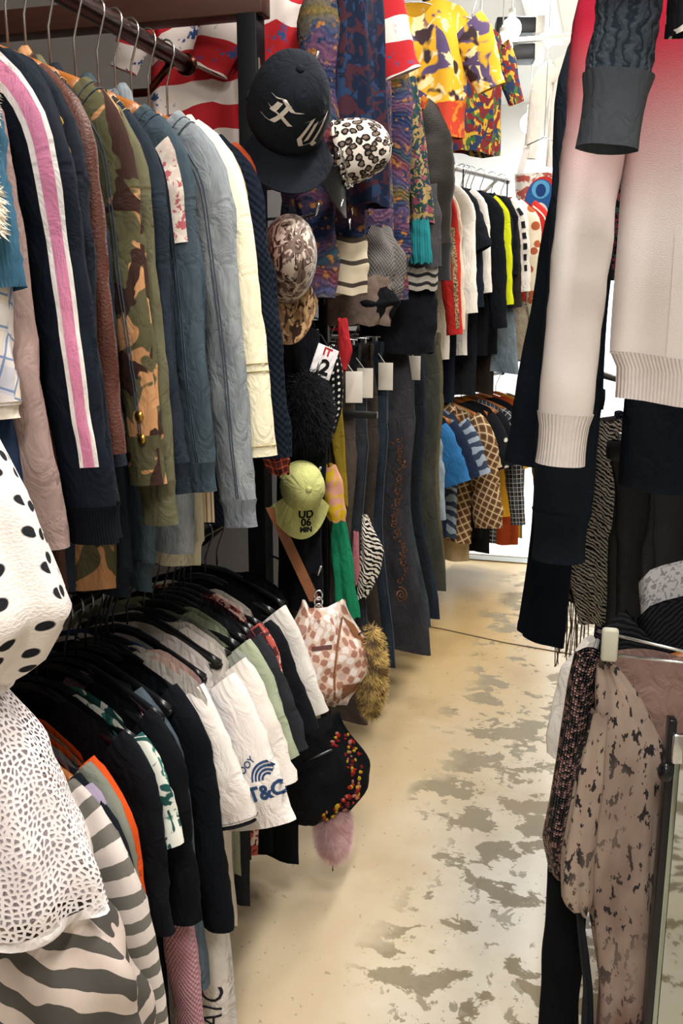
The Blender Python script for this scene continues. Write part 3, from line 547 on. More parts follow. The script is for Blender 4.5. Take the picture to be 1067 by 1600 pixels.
# ---------------------------------------------------------------- jeans on clip hangers
GJ = 'flared jeans on the jeans rail'; JX = -.78; JZ = 1.335
CLIPM = {}
def clip_hanger(loc, rz, label, group, w=.09):
    t = thing('clip_hanger', label, 'hanger', loc, R(rz), group)
    if not CLIPM: CLIPM['hook'] = MB().tube(hook_pts(-.045, .019), .0024, 6).tube([(-w, 0, -.045), (w, 0, -.045)], .0024, 6).mesh('hook', SILVER); CLIPM['clip'] = MB().box((0, 0, -.062), (.018, .014, .036), 0, .003).mesh('clip', metal('b9bcc0', .3))
    o = bpy.data.objects.new('hook', CLIPM['hook']); COL.objects.link(o); o.parent = t
    for s in (-1, 1): o = bpy.data.objects.new('clip', CLIPM['clip']); COL.objects.link(o); o.parent = t; o.location = (s * .072, 0, 0)
    return t
BRN = denim('48403c', '5a504a'); DKB = denim('2c2f36', '3a3f46'); IND = denim('232a34', '323d49'); GRN = denim('3a3d3a', '4b4d45'); OLV = denim('5c5844', '6e6a50'); STB = fab('4a5460', .9)
J = [(2.50, 'charcoal_jeans', 'charcoal brown jeans with big back pocket and paper tag', BRN, dict(pocket=(.02, -.20, .13, .17), hem=.125, L=1.08), 1),
     (2.64, 'dark_jeans', 'dark indigo jeans with orange leather waist patch', DKB, dict(hem=.11, seam=STB), 1),
     (2.78, 'brown_jeans', 'brownish black jeans beside the indigo pair', denim('37322f', '443d38'), dict(hem=.12), 0),
     (2.92, 'blue_jeans', 'deep blue jeans with a large white price tag', IND, dict(pocket=(.02, -.12, .11, .13), seam=STB, hem=.12), 1),
     (3.06, 'embroidered_jeans', 'dark flared jeans with copper embroidered leg', denim('33343a', '45434a'), dict(hem=.165, knee=.095), 0),
     (3.20, 'indigo_jeans', 'indigo jeans with orange thread behind the embroidered pair', IND, dict(hem=.12), 0),
     (3.34, 'faded_jeans', 'faded grey blue jeans with worn thigh', denim('33393f', '48525a'), dict(hem=.16), 1),
     (3.48, 'navy_jeans', 'navy jeans with red label at the waist', denim('22272f'), dict(hem=.14), 0),
     (3.62, 'wide_jeans', 'very wide dark blue jeans touching the floor', denim('222a38', '2a3446'), dict(hem=.16, L=1.12), 0),
     (3.80, 'grey_jeans', 'grey green jeans near the far end of the jeans rail', GRN, dict(hem=.13), 0),
     (3.98, 'olive_jeans', 'olive jeans last on the jeans rail', OLV, dict(hem=.115), 0)]
tagm = plain('efe9dd', .8, .1)
for i, (y, nm, lb, m, k, tg) in enumerate(J):
    k.setdefault('L', 1.06); g, legs = pants(nm, lb, (JX + random.uniform(-.012, .012) + (.045 if nm == 'embroidered_jeans' else 0), y, JZ), m, random.uniform(-10, -3), group=GJ, **k)
    clip_hanger((JX, y, 1.40), random.uniform(-10, -3), 'steel clip hanger gripping the ' + nm.replace('_', ' '), 'clip hangers on the jeans rail')
    if tg: MB().tube([(.095, -.02, -.03), (.125, -.035, -.06)], .0012, 4).build('tag_string', tagm, g); MB().box((.128, -.038, -.10), (.046, .002, .085), R(14), .0006).build('price_tag', tagm, g)
    if nm == 'dark_jeans': MB().box((.0, -.045, -.02), (.085, .006, .05), 0, .002).build('leather_patch', leather('a8643a', .6), g)
    if nm == 'navy_jeans': MB().box((.05, -.042, -.03), (.02, .004, .05), 0, .001).build('red_label', fab('9c3a3a'), g)
    if nm == 'embroidered_jeans':
        cop = fab('9a6a48', .6, .3, 200, .8); rn = random.Random(2)
        for q in range(46):
            f = q / 46; z = -.32 - .5 * f; x0 = .072 + .014 * math.sin(f * 9) + rn.uniform(-.014, .014) + .02 * f; r0 = rn.uniform(.005, .013)
            pts = MB().tube([(x0 + r0 * (a / 7) * math.cos(a), 0, z + r0 * (a / 7) * math.sin(a)) for a in [j * .7 for j in range(11)]], .0016, 4); press(pts, legs[1], off=.001).build('embroidery', cop, legs[1])
        pts = MB().tube([(.10 + .024 * (a / 15) * math.cos(a), 0, -.86 + .03 * (a / 15) * math.sin(a)) for a in [j * .5 for j in range(31)]], .0022, 4); press(pts, legs[1], off=.001).build('embroidery', cop, legs[1])

# ---------------------------------------------------------------- far rails by the entrance
RA, RB = Vector((-.98, 4.05, 2.10)), Vector((-.56, 5.22, 2.10)); SA, SB = Vector((-.97, 4.05, 1.09)), Vector((-.55, 5.22, 1.09))
def far(A, B, t, name, label, short, mat, cat, hang, group, hgroup, **k):
    p = A.lerp(B, t); k.setdefault('L', .78); k.setdefault('W', .19); k.setdefault('wr', .18); d = k.pop('dx', 0); k['hdx'] = d; return garment(name, label, cat, (p.x + d, p.y, p.z), mat, -17 + random.uniform(-2, 2), group=group, hang=hang, short=short, hgroup=hgroup, **k)
def f4(t, *a, **k): return far(RA, RB, t, *a[:4], a[4], k.pop('hang', 'white'), 'shirts on the high far rail', 'hangers on the high far rail', **k)
def f5(t, *a, **k): return far(SA, SB, t, *a[:4], a[4], k.pop('hang', 'wood'), 'shirts on the low far rail', 'hangers on the low far rail', **k)
RED = fab('c22f2a', .8, .15); TEE4 = dict(sl='short', SL=.24, ra=.08, rb=.034, taper=.95)
g, p_ = f4(.02, 'red_jacket', 'red jacket with patterned ribbon down the sleeve', 'red ribbon jacket', RED, 'jacket', SL=.62, ra=.06, L=.6, dx=.05); strip(p_['s'], .3, .96, 30, 62, blotch('8a6a4a', '3a2a2a', 'c9b088', sc=120.0), p_['sleeve'], .002, 'ribbon')
f4(.10, 'cream_smock', 'cream cotton smock behind the red ribbon jacket', 'cream smock', fab('e3d6c0', .9, .12), 'smock', SL=.60, L=.86, dx=.02)
f4(.19, 'white_shirt', 'white long sleeved top with bright white cuffs', 'white long sleeved top', fab('f0ede8', .9, .06), 'top', SL=.52, ra=.07, dx=.03)
f4(.27, 'black_t_shirt', 'black t-shirt between two white tops', 'black t-shirt', fab('181c24'), 't-shirt', dx=.02, **TEE4)
f4(.35, 'white_shirt', 'white shirt with narrow sleeves between black t-shirts', 'narrow white shirt', fab('eae6e0', .9, .08), 'shirt', SL=.44, ra=.05, dx=.02)
f4(.43, 'black_jacket', 'black zip jacket with yellow tag below its cuff', 'black zip jacket', fab('151920'), 'jacket', SL=.60, dx=.02)
g, p_ = f4(.52, 'neon_shirt', 'neon yellow striped black shirt', 'neon yellow striped shirt', fab('171b22'), 'shirt', SL=.50, ra=.06, dx=.02); strip(p_['s'], .03, .98, 20, 88, fab('d8e21e', .7, .08), p_['sleeve'], .003)
f4(.60, 'black_shirt', 'black shirt beside the neon yellow stripe', 'plain black shirt', fab('14171d'), 'shirt', SL=.34, ra=.06, dx=.02)
g, p_ = f4(.68, 'lettered_shirt', 'white sleeved black shirt with lettering', 'lettered black shirt', fab('191d24'), 'shirt', SL=.42, dx=.02, smat=fab('e4dfd8', .9, .08))
q = p_['s']; 
for k in range(6): strip(q, .10 + .12 * k, .17 + .12 * k, 40, 62, fab('22252c'), p_['sleeve'], .002, 'letter_mark', 3, 4)
f4(.76, 'printed_shirt', 'cream shirt printed with coloured circles', 'circle printed shirt', dots('e6dcc6', 'a85a3a', .06, .3, .7), 'shirt', SL=.62, L=.72, dx=.02)
g, p_ = f4(.86, 'track_jacket', 'red track jacket with white piping and black cuffs', 'red track jacket', RED, 'jacket', SL=.56, ra=.07, dx=.03, cuff=rib('16181e'), band=rib('16181e')); strip(p_['s'], .02, .98, 44, 52, fab('f0e4dc'), p_['sleeve'], .002, 'piping')
f4(.95, 'black_coat', 'black coat hung last beside the red track jacket', 'last black coat', fab('15181e'), 'coat', SL=.5, dx=.0)
f4(.145, 'black_coat', 'long black raincoat between cream smock and white top', 'long black raincoat', fab('14161b'), 'coat', SL=.5, L=1.0, dx=-.02)
f4(.31, 'navy_coat', 'long navy overcoat hidden behind the t-shirts', 'long navy overcoat', fab('1b2230'), 'coat', SL=.5, L=1.0, dx=-.01)
f4(.48, 'grey_coat', 'long charcoal overcoat behind the neon stripe', 'long charcoal overcoat', fab('23262c'), 'coat', SL=.5, L=.98, dx=-.01)
f4(.64, 'brown_coat', 'long dark brown coat behind the lettered shirt', 'long dark brown coat', fab('2c2622'), 'coat', SL=.5, L=.98, dx=-.01)
f5(.00, 'denim_shirt', 'pale denim shirt first on the wooden hanger rail', 'pale denim shirt', denim('8094a6', 'a5b4c0'), 'shirt', SL=.40, dx=.04)
f5(.07, 'blue_shirt', 'bright azure blue shirt with short sleeves', 'azure blue shirt', fab('2f6ea8', .8, .12), 'shirt', dx=.06, L=.62, **TEE4)
g, p_ = f5(.15, 'dragon_shirt', 'navy shirt with a blue dragon print on the front', 'navy dragon shirt', fab('1d2a44', .8), 'shirt', dx=.05, L=.60, **TEE4); dr = MB().tube([(.07 + .05 * math.sin(a), 0, -.34 - .02 * a + .015 * math.cos(3 * a)) for a in [j * .35 for j in range(20)]], [.004 + .004 * math.sin(j) ** 2 for j in range(20)], 5); press(dr, p_['body'], off=.001).build('dragon_print', fab('3f74b0'), p_['body'])
f5(.24, 'wave_shirt', 'grey blue shirt with wavy pale stripes', 'wavy striped shirt', stripes('9fb0c4', '3c4a60', .05, .5, 1, .10), 'shirt', dx=.05, L=.62, **TEE4)
PL = plaid('8a6848', '5a4030', 'd8c4a0', .032, .5, .5, .16, 1.0); g, p_ = f5(.32, 'plaid_shirt', 'brown and cream windowpane plaid shirt', 'brown plaid shirt', PL, 'shirt', SL=.50, ra=.08, rb=.03, taper=.9, dx=.07, L=.66, collar=PL)
f5(.40, 'tan_shirt', 'pale tan shirt next to the brown plaid shirt', 'pale tan shirt', fab('cdb892', .85), 'shirt', dx=.02, **TEE4)
f5(.47, 'bowling_shirt', 'black bowling shirt with small white marks', 'black bowling shirt', dots('1a1d24', 'd8d4cc', .11, .09, .9), 'shirt', dx=.05, L=.68, **TEE4)
f5(.55, 'black_shirt', 'plain black short sleeved shirt before the flame shirt', 'plain black camp shirt', fab('181b22'), 'shirt', dx=.04, **TEE4)
f5(.63, 'checked_shirt', 'black and white checked flannel shirt', 'checked flannel shirt', plaid('22262e', '4a505a', 'd8d6d0', .045), 'shirt', SL=.58, L=.74, dx=.03)
def flame():
    t = NT('flame_print', .85, .12); x = t.sep(t.c('Object')); v = t.math('ADD', x[2], t.math('MULTIPLY', t.noise(t.c('Object', (1, 1, .35)), 26, 2), .22))
    c = t.mix(t.gt(v, -.20, .01), h('e8b23a'), h('c2571e')); return t.finish(t.mix(t.gt(v, -.14, .01), c, h('14161c')))
f5(.72, 'flame_shirt', 'black shirt with orange flames along the sleeve hem', 'orange flame shirt', flame(), 'shirt', dx=.05, L=.62, sl='short', SL=.27, ra=.085, rb=.036, taper=.95)
f5(.80, 'orange_dress', 'rust orange dress hanging below the flame shirt', 'rust orange dress', fab('b8502a', .85), 'dress', sl='none', dx=.06, L=.80, W=.17, flare=.1)
f5(.87, 'yellow_shirt', 'mustard yellow shirt between orange dress and taupe coat', 'mustard yellow shirt', fab('cda43c', .85), 'shirt', dx=.03, **TEE4)
f5(.95, 'taupe_shirt', 'long taupe grey shirt hung last by the entrance', 'taupe grey shirt', fab('7d756c', .9), 'shirt', SL=.62, L=.80, dx=.0, ra=.07)
# cut-offs and shorts pegged between the two far rails
for i, (t, nm, lb, m, w_, l_) in enumerate([(.62, 'denim_shorts', 'grey blue denim shorts pegged below the cream printed shirt', denim('6b7b8a', '8796a2'), .12, .34), (.74, 'khaki_shorts', 'khaki canvas shorts pegged beside the denim shorts', fab('a59a86'), .12, .28), (.84, 'striped_skirt', 'thin striped skirt pegged beside the khaki shorts', stripes('d9d4cc', '3a3c42', .014, .5), .11, .30), (.93, 'zebra_skirt', 'small zebra striped skirt pegged closest to the entrance', zebra('e0dcd4', '24262c', 16), .1, .30)]):
    p = RA.lerp(RB, t); g = pants(nm, lb, (p.x + .16, p.y, 1.47), m, -17, L=l_, hip=.12, knee=.12, hem=.12, cat='shorts' if 'shorts' in nm else 'skirt', group='short bottoms between the far rails')
    clip_hanger((p.x + .16, p.y, 1.535), -17, 'steel clip hanger gripping the ' + nm.replace('_', ' '), 'clip hangers by the entrance')
q = rail('garment_rail', 'short dark rail of pegged shorts between the far rails', (-.57, 4.72, 1.535), (-.40, 5.22, 1.535), .010, metal('2c2c30', .3), ())
for f in (.02, .98): MB().tube([(.17 * f, .50 * f, 0), (.17 * f - .15, .5 * f, .2), (.17 * f - .15, .5 * f, .565)], .004, 6).build('drop_rod', metal('2c2c30', .3), q)

# ---------------------------------------------------------------- draped cloth, caps and bags
def drape(name, label, cat, loc, rows, mat, rz=0.0, nf=5, amp=.012, seed=0, group=None, part='cloth', nu=40, ns=24, parent=None):
    """rows: (z, cx, cy, rx, ry) from top to bottom, local to loc"""
    g = parent or thing(name, label, cat, loc, R(rz), group); zs = [r[0] for r in rows][::-1]; P = []
    for i in range(ns + 1):
        z = rows[0][0] + (rows[-1][0] - rows[0][0]) * i / ns; v = [np.interp(z, zs, [r[k] for r in rows][::-1]) for k in (1, 2, 3, 4)]; f = i / ns; row = []
        for j in range(nu):
            a = 2 * PI * j / nu; fo = amp * (.35 + .65 * f) * (math.sin(nf * a + seed) + .5 * math.sin((nf * 2 - 1) * a + seed * 2 + f * 3)) + amp * nz(seed + math.cos(a) * 1.5, math.sin(a) * 1.5, f * 5)
            row.append((v[0] + (v[2] + fo) * math.cos(a), v[1] - (v[3] + fo * min(1, v[3] / max(v[2], 1e-4) + .25)) * math.sin(a), z + .004 * math.sin(nf * a)))
        P.append(row)
    o = MB().grid(P, True).build(part, mat, g); return g, o
def cap(name, label, loc, rot, mat, brim=None, r=.092, hgt=.115, group='caps hung on the pegs', button=None, under=None, band=None):
    g = thing(name, label, 'cap', loc, tuple(R(a) for a in rot), group); P = []
    for i in range(13):
        a = PI / 2 * i / 12; row = []
        for j in range(48):
            th = 2 * PI * j / 48; sm_ = 1 - .018 * max(0, math.cos(6 * th)) ** 10; k = math.cos(a) ** .75 * sm_ * (1 + .02 * nz(i * .3, j * .25, 3)); row.append((r * 1.06 * k * math.cos(th), r * .95 * k * math.sin(th), hgt * math.sin(a) ** 1.05))
        P.append(row)
    P.insert(0, [(x, y, -.02) for x, y, z in P[0]]); cr = MB().grid(P[:-1], True, cap=True).build('crown', mat, g)
    ths = [R(-62 + 124 * j / 22) for j in range(23)]
    def br(off, n=8): return [[((r * 1.04 + ( .074 * math.cos(t * .72) ** .6) * i / n) * math.cos(t), (r * .93 + .035 * i / n) * math.sin(t), -.018 + off - .10 * (math.sin(t) ** 2) * (i / n) ** 1.0 * .42 - .010 * i / n) for t in ths] for i in range(n + 1)]
    A, B = br(.002), br(-.002); m = MB().grid(A); m.grid(B); m.grid([A[-1], B[-1]]); m.build('brim', brim or mat, g)
    MB().ball((0, 0, hgt), (.008, .008, .005), 10, 6).build('button', button or mat, g)
    MB().tube([(r * 1.07 * math.cos(R(a)) * .99, r * .96 * math.sin(R(a)), -.018) for a in range(110, 251, 10)], .004, 6).build('strap', mat, g)
    return g, cr
DARK = fab('1b2330', .9, .3)
g, cr = cap('baseball_hat', 'faded black cap with white gothic lettering on its front', (-0.632, 1.858, 1.828), (0, 68, -60), fab('20262f', .9, .3), r=.085, hgt=.13)
FB = Vector((-.35, 0, 1)).normalized(); FA = Vector((0, 1, 0)); FUM = frame((.07, .0, .06), FA * .9 - FB * .44, FB * .9 + FA * .44); NIB = Vector((math.cos(R(38)), math.sin(R(38)))) * .15
for st in ([(.34, 1.0), (.30, .5), (.26, .18), (.08, .0)], [(-.05, .80), (.15, 1.02), (.5, .93), (.78, 1.05)], [(.02, .50), (.3, .58), (.68, .50)], [(.12, .86), (.10, .45)], [(1.02, .86), (1.22, 1.0), (1.20, .25), (1.42, .02), (1.74, .20)], [(1.55, .86), (1.78, 1.0), (1.76, .18), (1.98, .04)], [(1.42, .9), (1.46, .25)]):
    Q = [];
    for i in range(len(st) - 1):
        for f in [j / 5 for j in range(6 if i == len(st) - 2 else 5)]:
            x = (st[i][0] + (st[i + 1][0] - st[i][0]) * f - .95); y = st[i][1] + (st[i + 1][1] - st[i][1]) * f - .5; Q.append([tuple(FUM @ Vector(((x + NIB.x * u) * .062, (y + NIB.y * u) * .062, 0))) for u in (-.5, 0, .5)])
    press(MB().grid(Q), cr, (-1, 0, -.1), .0018).build('lettering', fab('e2dcd8', .8, .1), cr)
g, cr = cap('leopard_hat', 'leopard print cap with black studded band and spikes', (-0.61, 2.214, 1.801), (0, 80, 8), leopard('e9e2da', '1c1a1c', '7a6a5e', 60), brim=leather('15171c'), r=.068, hgt=.105, group='caps hung on the pegs')
for j in range(9):
    a = R(-80 + 20 * j); c0 = Vector((.073 * math.cos(a), .065 * math.sin(a), -.012)); d = Vector((math.cos(a), math.sin(a), -.1)); MB().ball(c0 + d * .004, (.005, .005, .005), 8, 6).build('stud', SILVER, cr)
    if j % 2 == 0: MB().tube([c0 + d * .075, c0 + d * .10], [.004, .0005], 8).build('spike', SILVER, g)
MB().tube([(.077 * math.cos(R(a)), .069 * math.sin(R(a)), -.004 + .003 * (k % 2)) for k, a in enumerate(range(-90, 91, 6))], .0022, 5).build('chain', SILVER, g)
BQ = blotch('7d6a63', 'b0a096', '43342f', 'dccfc4', sc=22.0, dist=2.0, rough=.4)
cap('tapestry_hat', 'satin brown cap printed with grey statues and borders', (-0.67, 1.987, 1.547), (0, 80, -62), BQ, brim=blotch('8a6a4c', 'c0a078', '3a2a24', sc=50.0, rough=.4), r=.072, hgt=.15)
TH_ = [o for o in COL.objects if o.name == 'tapestry_hat'][0]; TH_.scale = (1.2, .86, 1.0); TH_.location.x -= .012
g, cr = cap('trucker_hat', 'pale lime trucker cap with dark lettering on its brim', (-0.68, 2.074, 1.029), (0, 84, -62), fab('c8cc86', .85, .12), brim=fab('c8cc86', .85, .12), r=.055, hgt=.085)
br_ = [c for c in g.children if c.name.startswith('brim')][0]
for tx, x in (('UD', .07), ('06', .09), ('MIN', .108)): press(text_mb(tx, .026 if tx != 'MIN' else .017, frame((x, .01, .1), (0, 1, 0), (-1, 0, 0)), 0, .001, 1, 1), br_, (0, 0, -1), .0012, .5).build('lettering', fab('1c1e22'), br_)
drape('zebra_visor', 'black and white zebra print sun visor by the jeans', 'visor', (-.645, 2.54, .86), [(0, 0, 0, .006, .006), (-.05, .01, 0, .022, .016), (-.10, .022, 0, .034, .02), (-.18, .012, 0, .03, .02), (-.25, -.01, 0, .012, .01)], zebra('ece6da', '17181c', 26, 6.0), 0, 3, .005, 2)
g = thing('fur_hat', 'black shaggy fur hat below the tapestry cap', 'hat', (-0.686, 2.128, 1.202), (0, 0, 0), 'caps hung on the pegs'); o = MB().ball((0, 0, 0), (.06, .07, .10)).build('crown', fab('0e1014'), g); fur(o, 3500, .02, fab('15171c', .7), g, 5, .6, radial=True)
drape('fur_stole', 'long black furry stole hanging under the tapestry cap', 'stole', (-0.713, 2.16, 1.396), [(0, 0, 0, .04, .03), (-.2, .01, 0, .06, .04), (-.50, .0, 0, .05, .035), (-.70, 0, 0, .05, .03)], fab('11141a', .95, .3), 0, 4, .008, 2)
drape('dotted_scarf', 'black scarf with small white dots beside the fur hat', 'scarf', (-0.664, 2.268, 1.353), [(0, 0, 0, .012, .01), (-.06, 0, 0, .03, .015), (-.16, .005, 0, .022, .012), (-.22, .0, 0, .008, .006)], dots('15171c', 'efece6', .016, .22, .0), 0, 3, .004, 1)
g = thing('number_patch', 'white square patch marked with a black 2', 'patch', (-0.648, 2.149, 1.32), (R(-6), R(22), R(35)), None); b_ = MB().box((0, 0, 0), (.055, .004, .075), 0, .001).build('cloth', fab('eceaee', .8, .06), g); text_mb('2', .05, frame((.005, -.003, -.014), (1, 0, 0), (0, 0, 1)), 0, .002, 1, 0).build('number', fab('17181c'), g); text_mb('IT', .026, frame((0, -.003, .024), (1, 0, 0), (0, 0, 1)), 0, .001, 1, 0).build('lettering', fab('b8343c'), g)
MB().tube([(0, 0, .035), (-.02, .02, .06), (-.06, .04, .07)], .002, 5).build('string', fab('2a2c30'), g)
drape('red_ribbon', 'red fabric strip hanging beside the dark jeans', 'ribbon', (-0.648, 2.311, 1.418), [(0, 0, 0, .012, .008), (-.08, .01, 0, .016, .01), (-.13, 0, 0, .01, .006)], fab('c03038'), 0, 2, .003, 1)
drape('yellow_belt', 'long mustard yellow belt hanging beside the dark jeans', 'belt', (-0.707, 2.441, 1.245), [(0, 0, 0, .016, .006), (-.15, .012, 0, .018, .006), (-.34, .03, 0, .008, .005)], fab('a08a2e', .8), 0, 2, .002, 3)
PC, _ = drape('pattern_pouch', 'pink and yellow patterned pouch below the fur hat', 'pouch', (-0.686, 2.322, 1.04), [(0, 0, 0, .02, .015), (-.04, .004, 0, .032, .02), (-.12, .012, 0, .03, .016), (-.15, .02, 0, .018, .01)], blotch('d9a08c', 'e0b830', 'd8b428', sc=26.0), 0, 3, .004, 3)
drape('green_scarf', 'emerald green scarf hanging behind the patterned handbag', 'scarf', (-0.691, 2.419, 0.932), [(0, 0, 0, .006, .006), (-.10, .005, 0, .024, .012), (-.34, .03, 0, .034, .014)], fab('1f8a62', .8, .15), 0, 4, .005, 4)
drape('pink_tie', 'narrow dusty rose tie beside the zebra cap', 'tie', (-0.664, 2.516, 0.813), [(0, 0, 0, .008, .005), (-.12, 0, 0, .012, .005), (-.16, .0, 0, .003, .003)], fab('c77b86'), 0, 2, .001, 1)
PP, _ = drape('plaid_pouch', 'small dark red plaid pouch under the denim sleeves', 'pouch', (-0.67, 1.858, 1.169), [(0, 0, 0, .02, .014), (-.03, .0, 0, .034, .02), (-.07, .01, 0, .022, .014)], plaid('5a2a28', '2a1c20', 'd06038', .03), 0, 3, .004, 6)
MB().tube([(0, 0, -.01), (-.06, .12, .09), (-.06, .136, .095)], .002, 5).build('cord', fab('2a2c30'), PC); MB().tube([(0, 0, -.01), (-.10, .30, .08), (-.16, .40, .09)], .002, 5).build('cord', fab('2a2c30'), PP)
# patterned handbag
def pouch(name, label, loc, rz, w, d, hgt, mat, cat='handbag', sag=1.0, dip=.05, group=None):
    g = thing(name, label, cat, loc, R(rz), group); P = []
    for i in range(21):
        v = i / 20; z = hgt * (1 - v); k = (.42 + .58 * smooth(0, .5, v)) if v < .55 else (1 - .55 * smooth(.62, 1.02, v) ** 1.4); dd = (.25 + .75 * smooth(0, .6, v)) if v < .7 else (1 - .6 * smooth(.75, 1.02, v)); row = []
        for j in range(44):
            a = 2 * PI * j / 44; c, s_ = math.cos(a), math.sin(a); c = abs(c) ** .85 * (1 if c > 0 else -1); f = .012 * nz(c * 3 + 7, s_ * 2, v * 4); row.append((w * k * c + f, -(d * dd * s_) - f, z - dip * (1 - c * c) * (1 - v) ** 2))
        P.append(row)
    return g, MB().grid(P, True, cap=True).build('body', mat, g)
t = NT('printed_canvas', .5, .3); uv = t.c('UV', 1 / .021, .4); d_ = t.vor(uv, 1.0, 'F1', .25); cc = t.sep(t.vor(uv, 1.0, 'F1', .25, 'Color'))[0]
lob = t.math('ADD', d_, t.math('MULTIPLY', t.noise(t.c('UV'), 130, 1), .5)); lob = t.math('SUBTRACT', lob, .2); col = t.mix(t.gt(cc, .5, .02), h('a87868'), h('efe6e4')); BAGM = t.finish(t.mix(t.gt(lob, .48, .03), col, h('d9c0b0')), t.noise(t.c('UV'), 700, 1), .2, .0006)
g, bd = pouch('patterned_handbag', 'pink and cream flower patterned shoulder bag with tan leather corners', (-0.632, 2.084, 0.473), 18, .115, .05, .275, BAGM); TAN = leather('9a6240', .5)
def bagpatch(pts, nm, m):
    q = MB().grid(pts); press(q, bd, off=.003).build(nm, m, bd)
bagpatch([[(.075 + .030 * i / 6 - .03 * (1 - j / 8), 0, .235 - .05 * j / 8 - .004 * i) for i in range(7)] for j in range(9)], 'leather_corner', TAN)
bagpatch([[(.045 + .045 * i / 8 * math.sin(PI * (.5 + .5 * j / 8)), 0, .07 - .055 * j / 8) for i in range(9)] for j in range(9)], 'leather_corner', TAN)
bagpatch([[(-.03 + .05 * i / 8, 0, .165 + .004 * i / 8 - .010 * j / 2) for i in range(9)] for j in range(3)], 'zip_pocket', leather('6a3a34', .5))
pp = MB().tube([(.045 - .02 * math.sin(f * 2), 0, .23 - .21 * f) for f in [j / 16 for j in range(17)]], .003, 6); press(pp, bd, off=.001).build('piping', TAN, bd)
MB().grid([[(-.02 - .105 * f + .075 * f * 0 + u_, .03 + .0 * f, .26 + .24 * f) for u_ in (-.014, -.005, .005, .014)] for f in [j / 14 for j in range(15)]]).build('strap', TAN, g)
for k in range(3): MB().tube([(-.012 + .01 * math.cos(a), .02 + .004 * k, .245 + .016 * k + .012 * math.sin(a)) for a in [2 * PI * j / 14 for j in range(15)]], .0024, 6).build('ring', SILVER, g)
# furry lining strip and pink fur tail
g = thing('fur_charm', 'mustard spotted faux fur tail beside the patterned bag', 'fur tail', (-.52, 2.13, 0.554)); o = MB().ball((0, 0, 0), (.032, .032, .12)).build('core', fur_mat('b89a58', '6a5230', 40), g); fur(o, 3500, .018, fur_mat('c9ac68', '6a5230', 40), g, 8, .5, radial=True); MB().tube([(0, 0, .11), (-.02, -.02, .11), (-.06, -.05, .08)], .002, 5).build('cord', fab('2a2c30'), g)
g, bd2 = pouch('black_floral_bag', 'black padded bag with red and yellow floral edging', (-0.632, 2.009, 0.192), 18, .135, .06, .29, fab('101318', .85, .3))
fm = [fab('a82c28', .8), fab('c9a42e', .8), fab('7a2226', .8), fab('b8756a', .8)]; rn = random.Random(5); tb = bvh_of(bd2)
for k in range(90):
    a = R(rn.uniform(-80, 62)); rr = 1.0 - rn.uniform(0, .30); x = .118 * rr * math.cos(a); z = .14 + .125 * rr * math.sin(a); hit = tb.ray_cast(Vector((x, -.5, z)), Vector((0, 1, 0)))
    if hit[0]: MB().ball(hit[0] + Vector((0, -.001, 0)), (rn.uniform(.003, .007), .002, rn.uniform(.003, .007)), 8, 4).build('flower', fm[k % 4], bd2)
MB().tube([(-.03, -.056, .19), (.04, -.058, .22)], .003, 6).build('zip', metal('70747a', .3), g)
g = thing('pink_fur_tail', 'pale pink fluffy fur tail hanging below the black bag', 'fur tail', (-0.589, 2.02, 0.17)); o = MB().ball((0, 0, 0), (.032, .032, .08)).build('core', fab('e0b9bc'), g); fur(o, 12000, .026, fur_mat('eccdd0', 'd9b0b4'), g, 9, .35, wd=.0006, radial=True); MB().tube([(0, 0, -.08), (-.002, 0, -.12)], .002, 5).build('cord', fab('3a3230'), g)

# ---------------------------------------------------------------- clothes hung high above the bags
GH = 'clothes hung high above the pegs'
def flagm(seed=0.0):
    t = NT('jersey_print', .85, .15); x = t.sep(t.c('UV', 1, .12)); n = t.math('MULTIPLY', t.noise(t.c('UV'), 6, 1), .08)
    a = t.stripe(t.math('ADD', x[1], n), .13, .52, seed); v = t.math('LESS_THAN', t.math('ABSOLUTE', t.math('SUBTRACT', x[0], .33)), .05); col = t.mix(t.math('MAXIMUM', a, v), h('f0e6e2'), h('c02c34'))
    b = t.math('MULTIPLY', t.gt(t.noise(t.c('UV'), 26, 3, .6), .6, .01), t.gt(t.noise(t.c('UV'), 5, 1), .52, .02)); return t.finish(t.mix(b, col, h('3a5a92')), t.noise(t.c('UV'), 600, 1), .3, .0006)
rail('garment_rail', 'high steel rail above the bags and caps', (-.92, 2.15, 2.46), (-.62, 3.5, 2.46), .012, metal('8a8a88', .3), (.1, .9))
garment('red_jersey', 'red and white panelled jersey with a blue dragon hung behind the beam', 'jersey', (-.96, 2.46, 2.44), flagm(), 12, W=.24, L=.58, sl='short', SL=.2, T=.03, group=GH, hang='wire', short='dragon jersey', hgroup='hangers on the high rail', folds=.02)
garment('red_jersey', 'red and white striped jersey bunched above the black cap', 'jersey', (-.78, 2.44, 2.42), flagm(.4), 20, W=.16, L=.46, sl='short', SL=.22, T=.04, ra=.08, group=GH, hang='wire', short='bunched jersey', hgroup='hangers on the high rail', folds=.02)
garment('face_dress', 'dark blue dress printed with a face and red lettering', 'dress', (-.62, 2.38, 2.46), blotch('141f36', '22395c', '14203a', '40242f', sc=22.0), 75, W=.10, L=.66, sl='none', T=.035, group=GH, hang='wire', short='printed dark blue dress', hgroup='hangers on the high rail', folds=.018)
garment('ribbed_sweater', 'multicoloured ribbed knit sweater in purple, blue and orange', 'sweater', (-.67, 2.57, 2.36), coogi(0.0, .62), 84, W=.21, L=.70, T=.05, SL=.74, ra=.058, rb=.05, taper=.85, group=GH, hang='wire', short='multicoloured ribbed sweater', hgroup='hangers on the high rail', folds=.02, wr=.2, out=.03, a1=88)
